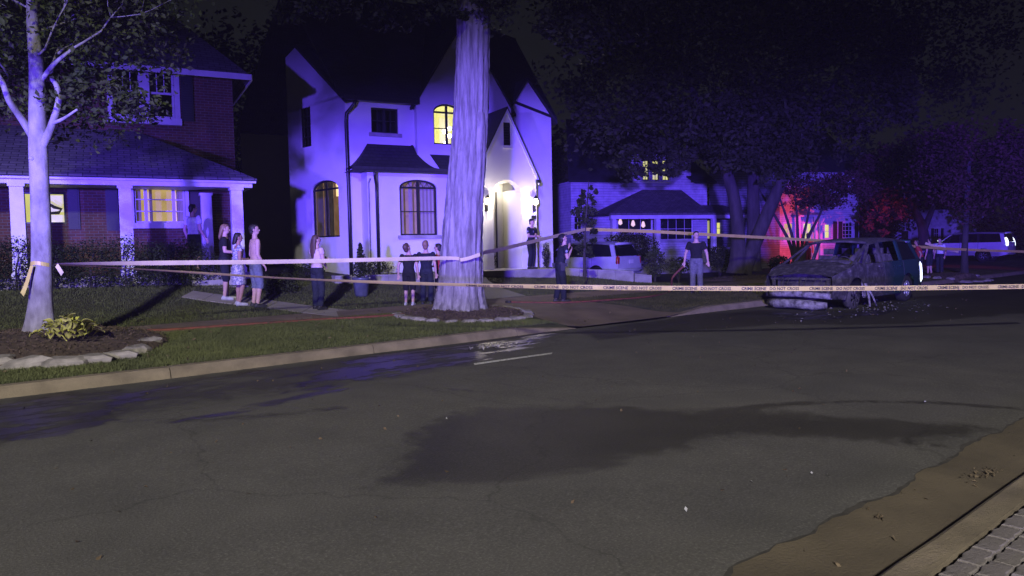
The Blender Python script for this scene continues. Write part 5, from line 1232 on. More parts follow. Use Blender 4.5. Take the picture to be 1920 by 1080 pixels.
            for k in range(n + 1):
                th = math.pi * k / n; q.v += [(a + (rr + .09) * math.cos(th), s * (hw0 - .06), rr + (rr + .09) * math.sin(th)), (a + (rr + .09) * math.cos(th), s * (hw0 - .42), rr + (rr + .09) * math.sin(th))]
            for k in range(n): q.f.append((2 * k, 2 * k + 1, 2 * k + 3, 2 * k + 2))
            q.build('wheel_housing', m_trim, V)
    if not burnt:
        q = MB(); q.quad(*[Vector((x, y, z)) for x, y, z in ((cx - .05, hw0 - .14, cz + .02), (cx - .05, -hw0 + .14, cz + .02), (rfx, -rw(rfx), rz(rfx) - .05), (rfx, rw(rfx), rz(rfx) - .05))]); q.build('windscreen', m_tint, V)
    # rear window and tail
    q = MB(); zt = rz(rrx) - .06; q.quad((xr + .01, hw(xr) - .16, top(xr) + .02), (xr + .01, -hw(xr) + .16, top(xr) + .02), (rrx + .02, -rw(rrx) + .08, zt), (rrx + .02, rw(rrx) - .08, zt)); q.build('rear_window', m_tint, V)
    q = MB(); q.tube([(rrx - .02, -rw(rrx), zt + .02), (rrx - .10, 0, zt + .05), (rrx - .02, rw(rrx), zt + .02)], [.05, .06, .05], 8); q.build('rear_spoiler', P, V, True)
    tz0, tz1 = S['tail']
    for s in (1, -1):
        q = MB(); pts = []
        for k in range(6):
            z = tz0 + (tz1 - tz0) * k / 5; pts.append(Vector((xr + (.06 if z < top(xr) else .06 + (rrx - xr) * (z - top(xr)) / (zt - top(xr))), s * ((yy(xr, z) if z < top(xr) else hw(xr) - .10 - .1 * (z - top(xr))) - .06), z)))
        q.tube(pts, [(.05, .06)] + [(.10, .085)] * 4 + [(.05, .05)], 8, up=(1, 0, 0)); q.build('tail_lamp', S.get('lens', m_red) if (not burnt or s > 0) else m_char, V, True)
    q = MB(); q.tube([(xr + .05, -hw(xr) + .02, zs + .28), (xr - .09, -hw(xr) * .5, zs + .27), (xr - .11, 0, zs + .27), (xr - .09, hw(xr) * .5, zs + .27), (xr + .05, hw(xr) - .02, zs + .28)], [(.10, .09)] * 5, 8); q.build('rear_bumper', P, V, True)
    q = MB(); q.box((xr - .075, 0, bz - .22), (.012, .31, .16)); q.build('licence_plate', m_white, V)
    # seats
    for x in S['seats']:
        for y in (-.42, .42):
            q = MB(); q.box((x, y, .62), (.5, .48, .16)); q.box((x - .24, y, .95), (.14, .46, .62), m=Matrix.Rotation(-.2, 3, 'Y')); q.box((x - .32, y, 1.36), (.09, .24, .16)); q.build('seat', m_char if burnt else m_seat, V)
    return V, dict(hw=hw, top=top, yy=yy, bot=bot, rz=rz, rw=rw)
van = dict(L=5.1, W=2.0, H=1.72, cat='minivan', paint=m_burnt, burnt=True, gone=(0, 1, 2), cowl=(1.60, 1.07), hood_z=.80, belt=1.12, r=.345, axles=(1.62, -1.43), sill=.24, roof=(.62, -2.22), pillars=[(1.62, .60, .10), (1.08, .48, .06), (.05, .0, .12), (-1.15, -1.10, .12), (-2.30, -2.08, .22)],
    seams=(1.02, .02, -1.18), handles=(.22, -.95), seats=(.45, -.6, -1.5), tail=(.42, 1.08))
m_glare = emit('tail_lens_glare', (0.82, 0.93, 1.0), 2.2)  # emission stands in for light thrown back by unlit lenses
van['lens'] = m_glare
BV, K = car('burnt_minivan', 'burnt out teal minivan with charred nose and no windscreen at the kerb', (19.62, 9.08, 0.03), math.pi, van)
# what the fire left of the nose: crash beam, radiator frame, hanging wires, collapsed bumper, dashboard
xf = 2.55
q = MB(); q.tube([(xf - .10, -.84, .35), (xf + .04, -.45, .37), (xf + .07, 0, .385), (xf + .04, .45, .36), (xf - .10, .80, .33)], [(.055, .075)] * 5, 8); q.build('crash_beam', m_ash, BV, True)
q = MB(); q.box((xf - .10, 0, .74), (.08, 1.5, .05)); q.box((xf - .12, -.70, .58), (.07, .07, .36)); q.box((xf - .12, .70, .58), (.07, .07, .36)); q.box((xf - .12, 0, .56), (.05, .05, .34)); q.build('radiator_frame', m_char, BV)
q = MB(); q.box((xf - .20, 0, .58), (.05, 1.25, .42))
for k in range(9): q.box((xf - .165, 0, .40 + k * .045), (.02, 1.2, .012))
q.build('radiator', m_char, BV)
q = MB(); g = random.Random(4)
q.tube([(xf - .10, -.80, .15), (xf + .06, -.5, .13), (xf + .12, 0, .15), (xf + .07, .42, .12), (xf - .06, .70, .12)], [(.10, .09), (.13, .12), (.12, .11), (.13, .12), (.08, .07)], 10); q.build('melted_bumper', m_ash, BV, True)
for k in range(9):
    q = MB(); y = -.8 + 1.6 * k / 8 + g.uniform(-.05, .05); q.tube([(xf - .05, y, .78), (xf + .02, y + g.uniform(-.05, .05), .62), (xf - .02, y + g.uniform(-.08, .08), .36 + g.uniform(-.1, .1))], [.008, .006, .004], 5); q.build('hanging_wire', m_char, BV)
q = MB(); q.box((2.05, 0, .72), (.62, 1.0, .30)); q.box((2.0, .25, .90), (.4, .35, .10)); q.box((2.15, -.4, .86), (.25, .25, .12)); q.build('engine', m_char, BV)
q = MB(); q.tube([(1.25, -.85, 1.02), (1.18, -.4, 1.08), (1.18, .4, 1.08), (1.25, .85, 1.02)], [(.16, .10)] * 4, 8); q.build('dashboard', m_char, BV, True)
q = MB(); pts = [(1.0 + .06 * math.sin(a), .42 + .18 * math.cos(a), 1.08 + .17 * math.sin(a)) for a in [k * math.pi / 8 for k in range(17)]]; q.tube(pts, .013, 6, cap=False); q.build('steering_wheel', m_char, BV, True)
for s in (1, -1):
    q = MB(); q.tube([(2.40, s * .70, .70), (2.30, s * .78, .76), (2.1, s * .84, .82)], [(.03, .04), (.09, .08), (.04, .04)], 8); q.build('burnt_headlight_housing', m_char, BV, True)
q = MB(); q.tube([(.62, -.78, 1.58), (.66, -.3, 1.625), (.66, .3, 1.625), (.62, .78, 1.58)], [(.018, .03)] * 4, 8); q.build('windscreen_header', m_char, BV, True)
q = MB(); q.hexa([(1.30, .985, .30), (1.05, 1.0, .30), (1.05, 1.01, .28), (1.30, 1.0, .28)], [(1.34, .97, .72), (1.0, .975, .80), (1.0, .985, .80), (1.34, .98, .72)]); q.build('peeling_fender', m_ash, BV)
q = MB(); q.tube([(1.22, 1.02, .60), (1.20, 1.10, .30), (1.26, 1.16, .04)], [.035, .03, .02], 6); q.build('hanging_trim', m_ash, BV, True); q = MB(); q.tube([(1.05, 1.0, .5), (.92, 1.08, .25), (.80, 1.12, .03)], [.03, .025, .02], 6); q.build('hanging_trim', m_ash, BV, True)
q = MB(); q.quad((1.10, .978, .62), (.30, .998, .64), (.28, .972, 1.0), (1.05, .955, .98)); q.build('scorched_door_skin', m_ash, BV)

silver = dict(L=4.9, W=1.94, H=1.76, cat='minivan', paint=m_silver_p, cowl=(1.40, 1.08), hood_z=.86, belt=1.10, r=.34, axles=(1.5, -1.38), sill=.24, roof=(.6, -2.18), pillars=[(1.35, .60, .08), (.9, .45, .06), (0, -.05, .10), (-1.1, -1.05, .10), (-2.22, -2.02, .2)], seams=(1.0, 0, -1.15), handles=(.2, -.9), seats=(.4, -.6), tail=(.75, 1.12))
c = atd(1183, 490, 31.6); car('silver_minivan', 'silver minivan parked in the driveway behind the low pale wall', (c.x - .35, c.y + 2.45, gz(c.x, c.y + 2) - .02), R(97), silver)
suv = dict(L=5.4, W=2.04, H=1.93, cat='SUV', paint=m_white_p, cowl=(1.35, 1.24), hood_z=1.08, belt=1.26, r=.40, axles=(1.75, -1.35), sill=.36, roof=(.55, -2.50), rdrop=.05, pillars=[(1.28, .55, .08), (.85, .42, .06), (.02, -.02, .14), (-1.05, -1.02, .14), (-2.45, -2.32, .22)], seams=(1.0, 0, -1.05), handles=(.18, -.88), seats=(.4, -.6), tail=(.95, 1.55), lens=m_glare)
c = atd(1808, 480, 50); SV, _ = car('white_suv', 'white SUV parked sideways behind the slim street tree', (c.x, c.y, gz(c.x, c.y)), R(92), suv)
q = MB(); q.ball((1.2, 1.12, 1.42), .085, 10, 8); q.build('mirror_bright_dot', m_glare, SV, True)  # small glowing ball at the side mirror
# ================================================================== PEOPLE
def skinm(name, c): return mat(name, c, tuple(x * .86 for x in c), 10, 0.6, spec=.3)
SK1, SK2 = skinm('skin_light', (0.52, 0.34, 0.26)), skinm('skin_tan', (0.36, 0.21, 0.15))
def cloth(name, c, c2=None, sc=18): return mat('cloth_' + name, c, c2 or tuple(x * .7 for x in c), sc, 0.9, 1.0, 11, spec=.15)
HAIRM = {'dark': mat('hair_dark', (0.018, 0.013, 0.010), (0.010, 0.008, 0.006), 30, .6, stretch=(1, 1, .2)), 'brown': mat('hair_brown', (0.10, 0.055, 0.03), (0.05, 0.03, 0.018), 30, .6, stretch=(1, 1, .2)), 'fair': mat('hair_fair', (0.26, 0.16, 0.085), (0.15, 0.09, 0.05), 30, .6, stretch=(1, 1, .2))}
m_eye = mat('eye', (0.02, 0.018, 0.018), None, 5, .2)
def remesh(mb, name, m, parent, vox, loc_fn, it=3):
    mb.v = [tuple(loc_fn(Vector(v))) for v in mb.v]
    o = mb.build(name, m, parent); md = o.modifiers.new('r', 'REMESH'); md.mode = 'VOXEL'; md.voxel_size = vox; md.use_smooth_shade = True
    s = o.modifiers.new('s', 'SMOOTH'); s.factor = .5; s.iterations = it
    dg = bpy.context.evaluated_depsgraph_get(); me = bpy.data.meshes.new_from_object(o.evaluated_get(dg)); me.materials.clear(); me.materials.append(m)
    old = o.data; o.modifiers.clear(); o.data = me; bpy.data.meshes.remove(old); me.name = name; me.polygons.foreach_set('use_smooth', [True] * len(me.polygons)); return o
def person(label, foot, height, face, J=None, shirt=None, sleeve=.55, legs=None, leglen=1.0, hair='dark', hairlen=0.0, skin=None, lean=0.0, headyaw=0, headpitch=0, female=False, shoes=None, cap=None, police=False, dress=None, child=False, vox=.010, group=None, shirtlen=.88):
    skin = skin or SK1; k = height / 1.80; ang = -R(face)
    fx = Vector((R0.x * math.cos(ang) - R0.y * math.sin(ang), R0.x * math.sin(ang) + R0.y * math.cos(ang), 0)); fy = Vector((F0.x * math.cos(ang) - F0.y * math.sin(ang), F0.x * math.sin(ang) + F0.y * math.cos(ang), 0))
    foot = Vector(foot); W_ = lambda p: foot + (fx * p.x + fy * p.y + Z * p.z) * k
    T = thing('person', foot, label, 'person', group)
    sh = .175 if female else .195
    j = dict(sl=(-sh, 0, 1.43), sr=(sh, 0, 1.43), el=(-sh - .06, -.02, 1.14), er=(sh + .06, -.02, 1.14), wl=(-sh - .07, .05, .89), wr=(sh + .07, .05, .89), hl=(-.09, 0, .92), hr=(.09, 0, .92), kl=(-.10, .02, .50), kr=(.10, .02, .50), al=(-.11, -.02, .085), ar=(.11, -.02, .085))
    rp = random.Random(int(foot.x * 997)); j['al'] = (-.11, rp.uniform(-.07, .03), .085); j['kr'] = (.10 + rp.uniform(-.01, .03), .02 + rp.uniform(0, .06), .50); j['el'] = (j['el'][0] - rp.uniform(0, .03), rp.uniform(-.06, .02), 1.14); lean = lean + rp.uniform(.0, .09); headpitch = headpitch - rp.uniform(0, 8)
    j.update(J or {}); j = {a: Vector(b) for a, b in j.items()}
    bend = lambda p: Vector((p.x, p.y + lean * max(0, p.z - .95) ** 1.2, p.z - .25 * lean * lean * max(0, p.z - .95)))
    for a in ('sl', 'sr'): j[a] = bend(j[a])
    if not J or 'el' not in J: j['el'] = bend(j['el'])
    if not J or 'er' not in J: j['er'] = bend(j['er'])
    if not J or 'wl' not in J: j['wl'] = bend(j['wl'])
    if not J or 'wr' not in J: j['wr'] = bend(j['wr'])
    tors = [(.86, .095, .13), (.94, .118, .172 if not female else .182), (1.02, .108, .158), (1.11, .096, .142 if not female else .128), (1.22, .106, .158 if not female else .142), (1.32, .118, .178 if not female else .158), (1.40, .105, .188 if not female else .165), (1.455, .075, .13), (1.49, .058, .07), (1.58, .052, .054)]
    def torso(mb, z0, z1, inf):
        st = [s for s in tors if z0 <= s[0] <= z1]; mb.tube([bend(Vector((0, 0, s[0]))) for s in st], [(s[1] + inf, s[2] + inf) for s in st], 20, up=(1, 0, 0)); 
    def seg(mb, a, b_, r0, r1, inf, f=1.0):
        e = a.lerp(b_, f); re = r0 + (r1 - r0) * f; n = 5
        mb.tube([a.lerp(e, i / n) for i in range(n + 1)], [(r0 + (re - r0) * i / n) * (1 + .06 * math.sin(math.pi * i / n)) + inf for i in range(n + 1)], 12); mb.ball(a, r0 + inf, 12, 8)
        if f >= 1: mb.ball(e, re + inf, 12, 8)
    mb = MB(); torso(mb, 0, 2, 0)
    for s in 'lr':
        sg = -1 if s == 'l' else 1; S_, E, Wr, Hh, Kn, An = (j[c + s] for c in 'sewhka')
        seg(mb, S_, E, .053, .042, 0); seg(mb, E, Wr, .042, .028, 0); seg(mb, Hh, Kn, .086, .056, 0); seg(mb, Kn, An, .056, .038, 0)
        mb.ball(Kn.lerp(An, .28) - Vector((0, .012, 0)), (.052, .055, .10), 10, 6)
        mb.tube([An + Vector((0, -.055, -.045)), An + Vector((0, .03, -.045)), An + Vector((sg * .01, .12, -.055)), An + Vector((sg * .015, .19, -.062))], [(.030, .034), (.040, .040), (.028, .045), (.016, .030)], 10, up=(0, 0, 1))
        d = (Wr - E).normalized(); side = d.cross(Vector((0, 1, 0.2))).normalized(); nn = d.cross(side)
        mb.tube([Wr, Wr + d * .05, Wr + d * .095], [(.028, .02), (.041, .018), (.038, .014)], 10, up=tuple(nn))
        for q in range(4):
            b0 = Wr + d * .088 + side * (-.028 + .019 * q); fl = (.062, .075, .07, .055)[q]; c1 = b0 + d * fl * .5 + nn * .008; mb.tube([b0, c1, c1 + d * fl * .45 + nn * .024], [.0095, .009, .007], 6)
        b0 = Wr + d * .03 + side * .032; mb.tube([b0, b0 + d * .035 + side * .025, b0 + d * .07 + side * .026 + nn * .01], [.012, .011, .008], 6)
    hk = 1.12 if child else 1.0
    RM = Matrix.Rotation(-R(headyaw), 3, 'Z') @ Matrix.Rotation(-R(headpitch), 3, 'X'); nb = bend(Vector((0, 0, 1.55))); Hd = lambda p: nb + RM @ (Vector(p) * hk)
    hb = lambda mb_, c, r, n=14, m_=10: mb_.ball(Hd(c), tuple(x * hk for x in r), n, m_, rot=RM)
    hb(mb, (0, .012, .135), (.076, .094, .108)); hb(mb, (0, .038, .062), (.054, .060, .052)); mb.tube([nb - Z * .06, Hd((0, .0, .06))], .052, 12)
    mb.tube([Hd((0, .098, .135)), Hd((0, .118, .098)), Hd((0, .100, .088))], [.008, .015, .008], 8); hb(mb, (0, .092, .062), (.024, .012, .010)); hb(mb, (0, .090, .158), (.045, .014, .012))
    for s in (-1, 1): hb(mb, (s * .077, .005, .118), (.010, .020, .030), 8, 6)
    remesh(mb, 'body', skin, T, vox * k * .85, W_, 2)
    q = MB()
    for s in (-1, 1): q.ball(W_(Hd((s * .030, .098, .128))), .010 * k, 8, 6)
    q.build('eyes', m_eye, T, True)
    if hair:
        q = MB(); hb(q, (0, -.010, .150), (.084, .096, .105)); hb(q, (0, .035, .205), (.066, .055, .042))
        if hairlen: q.tube([Hd((0, -.05, .14)), Hd((0, -.085, .03)), bend(Vector((0, -.11, 1.55 - hairlen * .5))), bend(Vector((0, -.115, 1.55 - hairlen)))], [(.06, .085), (.05, .095), (.038, .10), (.015, .05)], 12, up=(1, 0, 0))
        else: hb(q, (0, -.055, .085), (.066, .048, .06))
        remesh(q, 'hair', HAIRM[hair], T, .011 * k, W_, 2)
    if cap:
        q = MB(); hb(q, (0, 0, .19), (.088, .104, .066)); q.tube([Hd((0, .08, .185)), Hd((0, .13, .178)), Hd((0, .165, .168))], [(.012, .075), (.009, .07), (.006, .045)], 10, up=(1, 0, 0)); remesh(q, 'cap', cap, T, .010 * k, W_, 2)
    if shirt:
        q = MB(); torso(q, shirtlen, 1.47, .016)
        for s in 'lr':
            seg(q, j['s' + s], j['e' + s], .056, .048, .016, min(1, sleeve))
            if sleeve > 1: seg(q, j['e' + s], j['w' + s], .046, .032, .014, sleeve - 1)
        o = remesh(q, 'shirt', shirt, T, vox * k, W_)
    if dress:
        q = MB(); torso(q, 1.0, 1.45, .015); q.tube([Vector((0, 0, 1.10)), Vector((0, 0, .95)), Vector((0, 0, .75)), Vector((0, .01, .52))], [(.12, .155), (.145, .20), (.16, .21), (.17, .225)], 20, up=(1, 0, 0))
        for s in 'lr': seg(q, j['s' + s], j['e' + s], .054, .047, .014, .35)
        remesh(q, 'dress', dress, T, vox * k, W_)
    if legs:
        q = MB(); torso(q, .85, 1.04, .020)
        for s in 'lr':
            f = leglen * 2
            seg(q, j['h' + s], j['k' + s], .092, .070, .016, min(1, f))
            if f > 1: seg(q, j['k' + s], j['a' + s], .066, .058, .016, min(.96, f - 1))
        remesh(q, 'trousers' if leglen > .7 else 'shorts', legs, T, vox * k, W_)
    if shoes:
        for s in 'lr':
            A_ = j['a' + s]; sg = -1 if s == 'l' else 1; q = MB()
            q.tube([A_ + Vector((0, -.075, -.05)), A_ + Vector((0, .03, -.045)), A_ + Vector((sg * .01, .12, -.055)), A_ + Vector((sg * .015, .205, -.062))], [(.036, .040), (.046, .046), (.036, .050), (.020, .034)], 12, up=(0, 0, 1)); q.ball(A_ + Vector((0, -.01, -.01)), (.046, .055, .05), 10, 6)
            remesh(q, 'shoe', shoes, T, .010 * k, W_, 2)
    if police:
        q = MB(); q.tube([bend(Vector((0, 0, .985))), bend(Vector((0, 0, 1.035)))], [(.142, .196)] * 2, 24, up=(1, 0, 0), cap=False); q.v = [tuple(W_(Vector(v))) for v in q.v]; bo = q.build('duty_belt', m_trim, T, True)
        for (x, y, z, a) in ((.20, .02, .93, (.07, .12, .20)), (-.20, .03, .96, (.06, .10, .12)), (.12, .13, .98, (.08, .05, .09)), (-.10, .13, .98, (.08, .05, .09)), (-.13, -.14, .98, (.08, .05, .10))):
            q = MB(); q.box((x, y, z), a); q.v = [tuple(W_(Vector(v))) for v in q.v]; q.build('pouch', m_trim, T)
        for s in 'lr':
            q = MB(); c = j['s' + s].lerp(j['e' + s], .38); sg = -1 if s == 'l' else 1; q.ball(c + Vector((sg * .062, 0, 0)), (.014, .036, .042), 8, 6); q.v = [tuple(W_(Vector(v))) for v in q.v]; q.build('shoulder_patch', cloth('patch', (.35, .36, .42), (.2, .2, .3)), T, True)
        q = MB(); q.box(bend(Vector((.08, .135, 1.33))), (.05, .012, .065)); q.v = [tuple(W_(Vector(v))) for v in q.v]; q.build('badge', m_rim, T)
    return T, W_, j
def feet(px, py, head):
    p = onground(px, py); d = p.dot(F0); return p, (py - head) * d / FOC
C_navy, C_black, C_gray = cloth('navy', (.022, .024, .034)), cloth('black', (.020, .020, .022)), cloth('gray', (.15, .155, .165))
C_white, C_red, C_blueg = cloth('white', (.70, .70, .70), (.58, .58, .58)), cloth('red', (.42, .05, .05)), cloth('slate', (.16, .18, .22))
C_flor = mat('cloth_floral', (.55, .52, .50), (.16, .17, .22), 26, .9, lo=.45, hi=.56); C_orange = cloth('coral', (.62, .50, .47), (.52, .36, .32), 4); C_denim = cloth('dark_denim', (.028, .032, .042))
S_dark = mat('shoe_dark', (.02, .02, .02), None, 10, .6); S_pale = mat('shoe_pale', (.45, .45, .45), None, 10, .7)
FOLK = 'onlookers on the brick house walk'; BOYS = 'youngsters beside the old trunk'
step = (.05, .10)
u_, w_ = F1.uh(362, .05), -.05; pp = F1.P(u_, w_, 1.152)
person('man in white T-shirt and dark shorts on the porch seen from behind', pp, 1.78, 25, dict(wr=(.30, .10, .92), kl=(-.10, .06, .50)), C_white, .55, C_black, .52, 'dark', shoes=S_dark, headyaw=20, group=FOLK)
p, h = feet(424, 562, 420); person('fair haired person in black T-shirt left of the woman in floral dress', p, h, 75, dict(wl=(-.22, .20, 1.02), er=(.24, .04, 1.15), wr=(.18, .26, 1.12)), C_black, .6, C_navy, .50, 'fair', .12, shoes=S_pale, group=FOLK)
p, h = feet(449, 573, 436); person('dark haired woman in pale floral dress', p, h, 60, dict(el=(-.24, .0, 1.15), wl=(-.08, .20, 1.12), er=(.24, .0, 1.15), wr=(.06, .20, 1.14)), dress=C_flor, hair='dark', hairlen=.05, female=True, skin=SK2, shoes=S_pale, group=FOLK)
p, h = feet(482, 577, 420); person('shirtless man in slate blue shorts and sandals', p, h, 55, dict(wl=(-.20, .12, .95), wr=(.24, .10, .93), kr=(.11, .05, .50)), None, .5, C_blueg, .60, 'dark', shoes=S_dark, headyaw=25, group=FOLK)
p, h = feet(597, 581, 440); person('woman with long brown hair, pale top and dark trousers at the walk end', p, h, 40, dict(el=(-.22, .05, 1.16), wl=(-.06, .22, 1.20), er=(.22, .04, 1.14), wr=(.04, .22, 1.05)), C_orange, .35, C_denim, 1.0, 'brown', .32, female=True, shoes=S_dark, headyaw=15, shirtlen=.93)
p, h = feet(768, 573, 456); person('boy in black T-shirt and shorts looking down, arms at his sides', p, h, 10, dict(el=(-.30, -.02, 1.16), wl=(-.32, .02, .90)), C_black, .6, C_black, .55, 'brown', headpitch=-28, headyaw=30, child=True, shoes=S_pale, group=BOYS)
p, h = feet(801, 571, 452); person('boy in dark T-shirt and long gray trousers between the other two children', p, h, 5, None, C_navy, .6, C_denim, 1.0, 'fair', child=True, shoes=S_dark, headpitch=-10, group=BOYS)
p, h = feet(825, 567, 458); person('child in red top with folded arms half hidden by the old trunk', p, h, -70, dict(el=(-.23, .04, 1.16), wl=(.04, .20, 1.16), er=(.23, .04, 1.16), wr=(-.04, .21, 1.12)), C_red, .7, C_black, .55, 'dark', child=True, shoes=S_pale, group=BOYS)
PO = 'police officers in dark uniform'
p, h = F2.P(F2.uh(995, 2.15), 2.15, .932), 1.70; person('officer in dark uniform and cap standing with folded arms by the entry', p, h, 125, dict(el=(-.25, .06, 1.16), wl=(.04, .23, 1.20), er=(.25, .06, 1.16), wr=(-.04, .24, 1.16)), C_navy, .65, C_navy, 1.0, 'dark', cap=C_black, police=True, shoes=S_dark, group=PO)
p, h = feet(1051, 567, 437); person('officer with head bowed and hand raised to his face near the driveway', p, h, 80, dict(el=(-.22, .16, 1.18), wl=(-.02, .24, 1.42), er=(.24, .14, 1.16), wr=(.12, .26, 1.32), al=(-.10, -.10, .085), kl=(-.10, .0, .50), ar=(.10, .06, .085)), C_navy, .6, C_navy, 1.0, 'dark', lean=.18, headpitch=-22, police=True, shoes=S_dark, cap=C_black, group=PO)
p, h = feet(1306, 550, 433); MANW = person('man in black T-shirt and gray trousers standing on the far verge', p, h, 200, dict(el=(-.29, -.02, 1.16), wl=(-.33, .06, .92), er=(.30, -.02, 1.16), wr=(.33, .05, .91)), C_black, .6, C_gray, 1.0, 'dark', shoes=S_dark, headyaw=-25)
def far(px, py, head, d, label, face, **kw):
    p = atd(px, py, d); p.z = gz(p.x, p.y); hh = (CP.z - p.z) + atd(px, head, d).z - CP.z
    return person(label, p, hh, face, group='people standing behind the burnt van', vox=.014, **kw)
far(1762, 520, 446, 32, 'person with dark hair and pale shirt between the van and the SUV', -120, shirt=C_white, legs=C_denim, hair='dark', skin=SK1, shoes=S_dark)
far(1726, 520, 448, 28, 'person in red shirt leaning beside the rear of the van', -60, shirt=C_red, legs=C_black, hair='dark', skin=SK2, lean=.25, shoes=S_dark)
far(1743, 518, 445, 31, 'person in dark T-shirt and shorts right of the van holding tape', -30, shirt=C_navy, legs=C_denim, leglen=.52, hair='dark', skin=SK1, shoes=S_dark)
far(1514, 470, 437, 46, 'person standing in the lit doorway of the white shuttered house', 170, shirt=C_red, legs=C_black, hair='dark', skin=SK2, shoes=S_dark)
# ================================================================== TAPE, HOSES, LITTER
m_tape = mat('tape_yellow', (0.60, 0.53, 0.13), (0.50, 0.43, 0.10), 5, 0.35); m_tapeb = mat('tape_back', (0.68, 0.61, 0.30), (0.56, 0.50, 0.25), 4, 0.4); m_ink = mat('tape_ink', (0.02, 0.02, 0.02), None, 5, 0.5)
fc_ = bpy.data.curves.new('tape_text', 'FONT'); fc_.body = 'CRIME SCENE   DO NOT CROSS'; fc_.size = 1.0; fc_.resolution_u = 2; fc_.offset = 0.022
to = bpy.data.objects.new('tape_text', fc_); COL.objects.link(to); dg = bpy.context.evaluated_depsgraph_get(); tm = bpy.data.meshes.new_from_object(to.evaluated_get(dg))
TV = np.array([v.co[:2] for v in tm.vertices]); TF = [tuple(p.vertices) for p in tm.polygons]; bpy.data.objects.remove(to); bpy.data.curves.remove(fc_); bpy.data.meshes.remove(tm)
TV[:, 0] -= TV[:, 0].min(); TLEN = TV[:, 0].max(); TV[:, 1] -= TV[:, 1].min(); TH = TV[:, 1].max()
def catmull(P, steps=14):
    out = []
    for i in range(len(P) - 1):
        p0, p1, p2, p3 = P[max(i - 1, 0)], P[i], P[i + 1], P[min(i + 2, len(P) - 1)]
        for k in range(steps):
            s = k / steps; out.append(0.5 * ((2 * p1) + (p2 - p0) * s + (2 * p0 - 5 * p1 + 4 * p2 - p3) * s * s + (3 * p1 - p0 - 3 * p2 + p3) * s ** 3))
    return out + [P[-1]]
def tape(label, pts, width, twist, text=None, m=None, wob=0.0):
    P = catmull([atd(*p) for p in pts]); n = len(P); T = thing('police_tape', P[0], label, 'tape', 'police tapes'); mb = MB(); fr = []
    s = [0.0]
    for a, b_ in zip(P[:-1], P[1:]): s.append(s[-1] + (b_ - a).length)
    for k in range(n):
        t = (P[min(k + 1, n - 1)] - P[max(k - 1, 0)]).normalized(); f = s[k] / s[-1]; tw = R(np.interp(f, np.linspace(0, 1, len(twist)), twist)) + wob * math.sin(s[k] * 2.1)
        side = t.cross(Z).normalized() ; up = side.cross(t).normalized(); nrm = side if side.dot(CP - P[k]) > 0 else -side
        ac = up * math.cos(tw) + nrm * math.sin(tw); nn = nrm * math.cos(tw) - up * math.sin(tw); fr.append((P[k], ac, nn))
        for e in (-.5, 0, .5): mb.v.append(tuple(P[k] + ac * width * e + nn * .004 * (1 - abs(e) * 2)))
    for k in range(n - 1):
        for e in range(2): a = k * 3 + e; mb.f.append((a, a + 1, a + 4, a + 3))
    mb.build('ribbon', m or m_tape, T, True)
    if text:
        f0, f1 = text; sc = .046 / TH; per = TLEN * sc * 1.0; S = np.array(s); pos = f0 * s[-1]; V = []; F = []
        A = [np.array([tuple(x[i]) for x in fr]) for i in range(3)]
        while pos + per < f1 * s[-1]:
            x = pos + TV[:, 0] * sc; y = (TV[:, 1] - TH / 2) * sc
            ip = lambda B: np.stack([np.interp(x, S, B[:, c]) for c in range(3)], 1)
            v = ip(A[0]) + ip(A[1]) * y[:, None] + ip(A[2]) * .009; o = sum(len(q) for q in V); V.append(v); F += [tuple(i + o for i in f) for f in TF]; pos += per + .16
        mb = MB(); mb.v = [tuple(v) for v in np.concatenate(V)]; mb.f = F; mb.build('lettering', m_ink, T)
    return T
T_up = tape('upper plain police tape from the young tree to the old trunk', [(104, 495, 11.43), (300, 493, 12.6), (560, 490, 14.1), (832, 484, 15.62), (866, 487, 15.62), (900, 477, 15.72)], .078, [70, 10, 4, 6, 12, 20], None, m_tapeb, .06)
T_lo = tape('lower yellow police tape with black lettering crossing the whole street', [(104, 496, 11.43), (300, 507, 11.5), (560, 523, 11.45), (830, 533, 11.35), (1000, 537, 11.2), (1220, 540, 11.2), (1440, 541, 11.2), (1700, 540, 11.4), (1990, 536, 11.8)], .074, [75, 66, 58, 50, 20, 6, 3, 2, 0], (.40, 1.0), None, .10)
tape('slack tape rising from the old trunk to the slim conical tree', [(905, 474, 16.2), (945, 466, 17.8), (990, 455, 19.6), (1045, 442, 21.4), (1097, 430, 22.9)], .10, [30, 15, 10, 10], None, m_tapeb)
tape('far tape running from the conical tree past the three trunks to the right', [(1099, 430, 22.9), (1220, 434, 24), (1330, 440, 25), (1500, 449, 27), (1700, 461, 29.2), (1809, 468, 30.85), (1990, 474, 33)], .10, [10, 5, 5], None, m_tape)
tape('short tape end held by the person right of the van', [(1735, 456, 30.9), (1762, 464, 30.6), (1797, 472, 30.8)], .10, [10, 20], None, m_tapeb)
# wrap and loose end at the young tree
c = atd(78, 495, D1); mb = MB(); pts = [c + Vector((math.cos(a) * .150, math.sin(a) * .150, .02 * math.sin(a * 2))) for a in [k * math.pi / 12 for k in range(25)]]
for k, p in enumerate(pts): mb.v += [tuple(p - Z * .03), tuple(p + Z * .03)]
for k in range(24): mb.f.append((2 * k, 2 * k + 2, 2 * k + 3, 2 * k + 1))
o0 = ORI[T_lo.name]; mb.build('wrap', m_tape, T_lo)
mb = MB(); P = catmull([atd(60, 498, 11.40), atd(54, 520, 11.38), atd(48, 540, 11.35), atd(42, 556, 11.3)], 5)
for k, p in enumerate(P): mb.v += [tuple(p - RT * .028 + Z * .004 * k), tuple(p + RT * .028 - F0 * .01)]
for k in range(len(P) - 1): mb.f.append((2 * k, 2 * k + 2, 2 * k + 3, 2 * k + 1))
mb.build('loose_end', m_tape, T_lo)
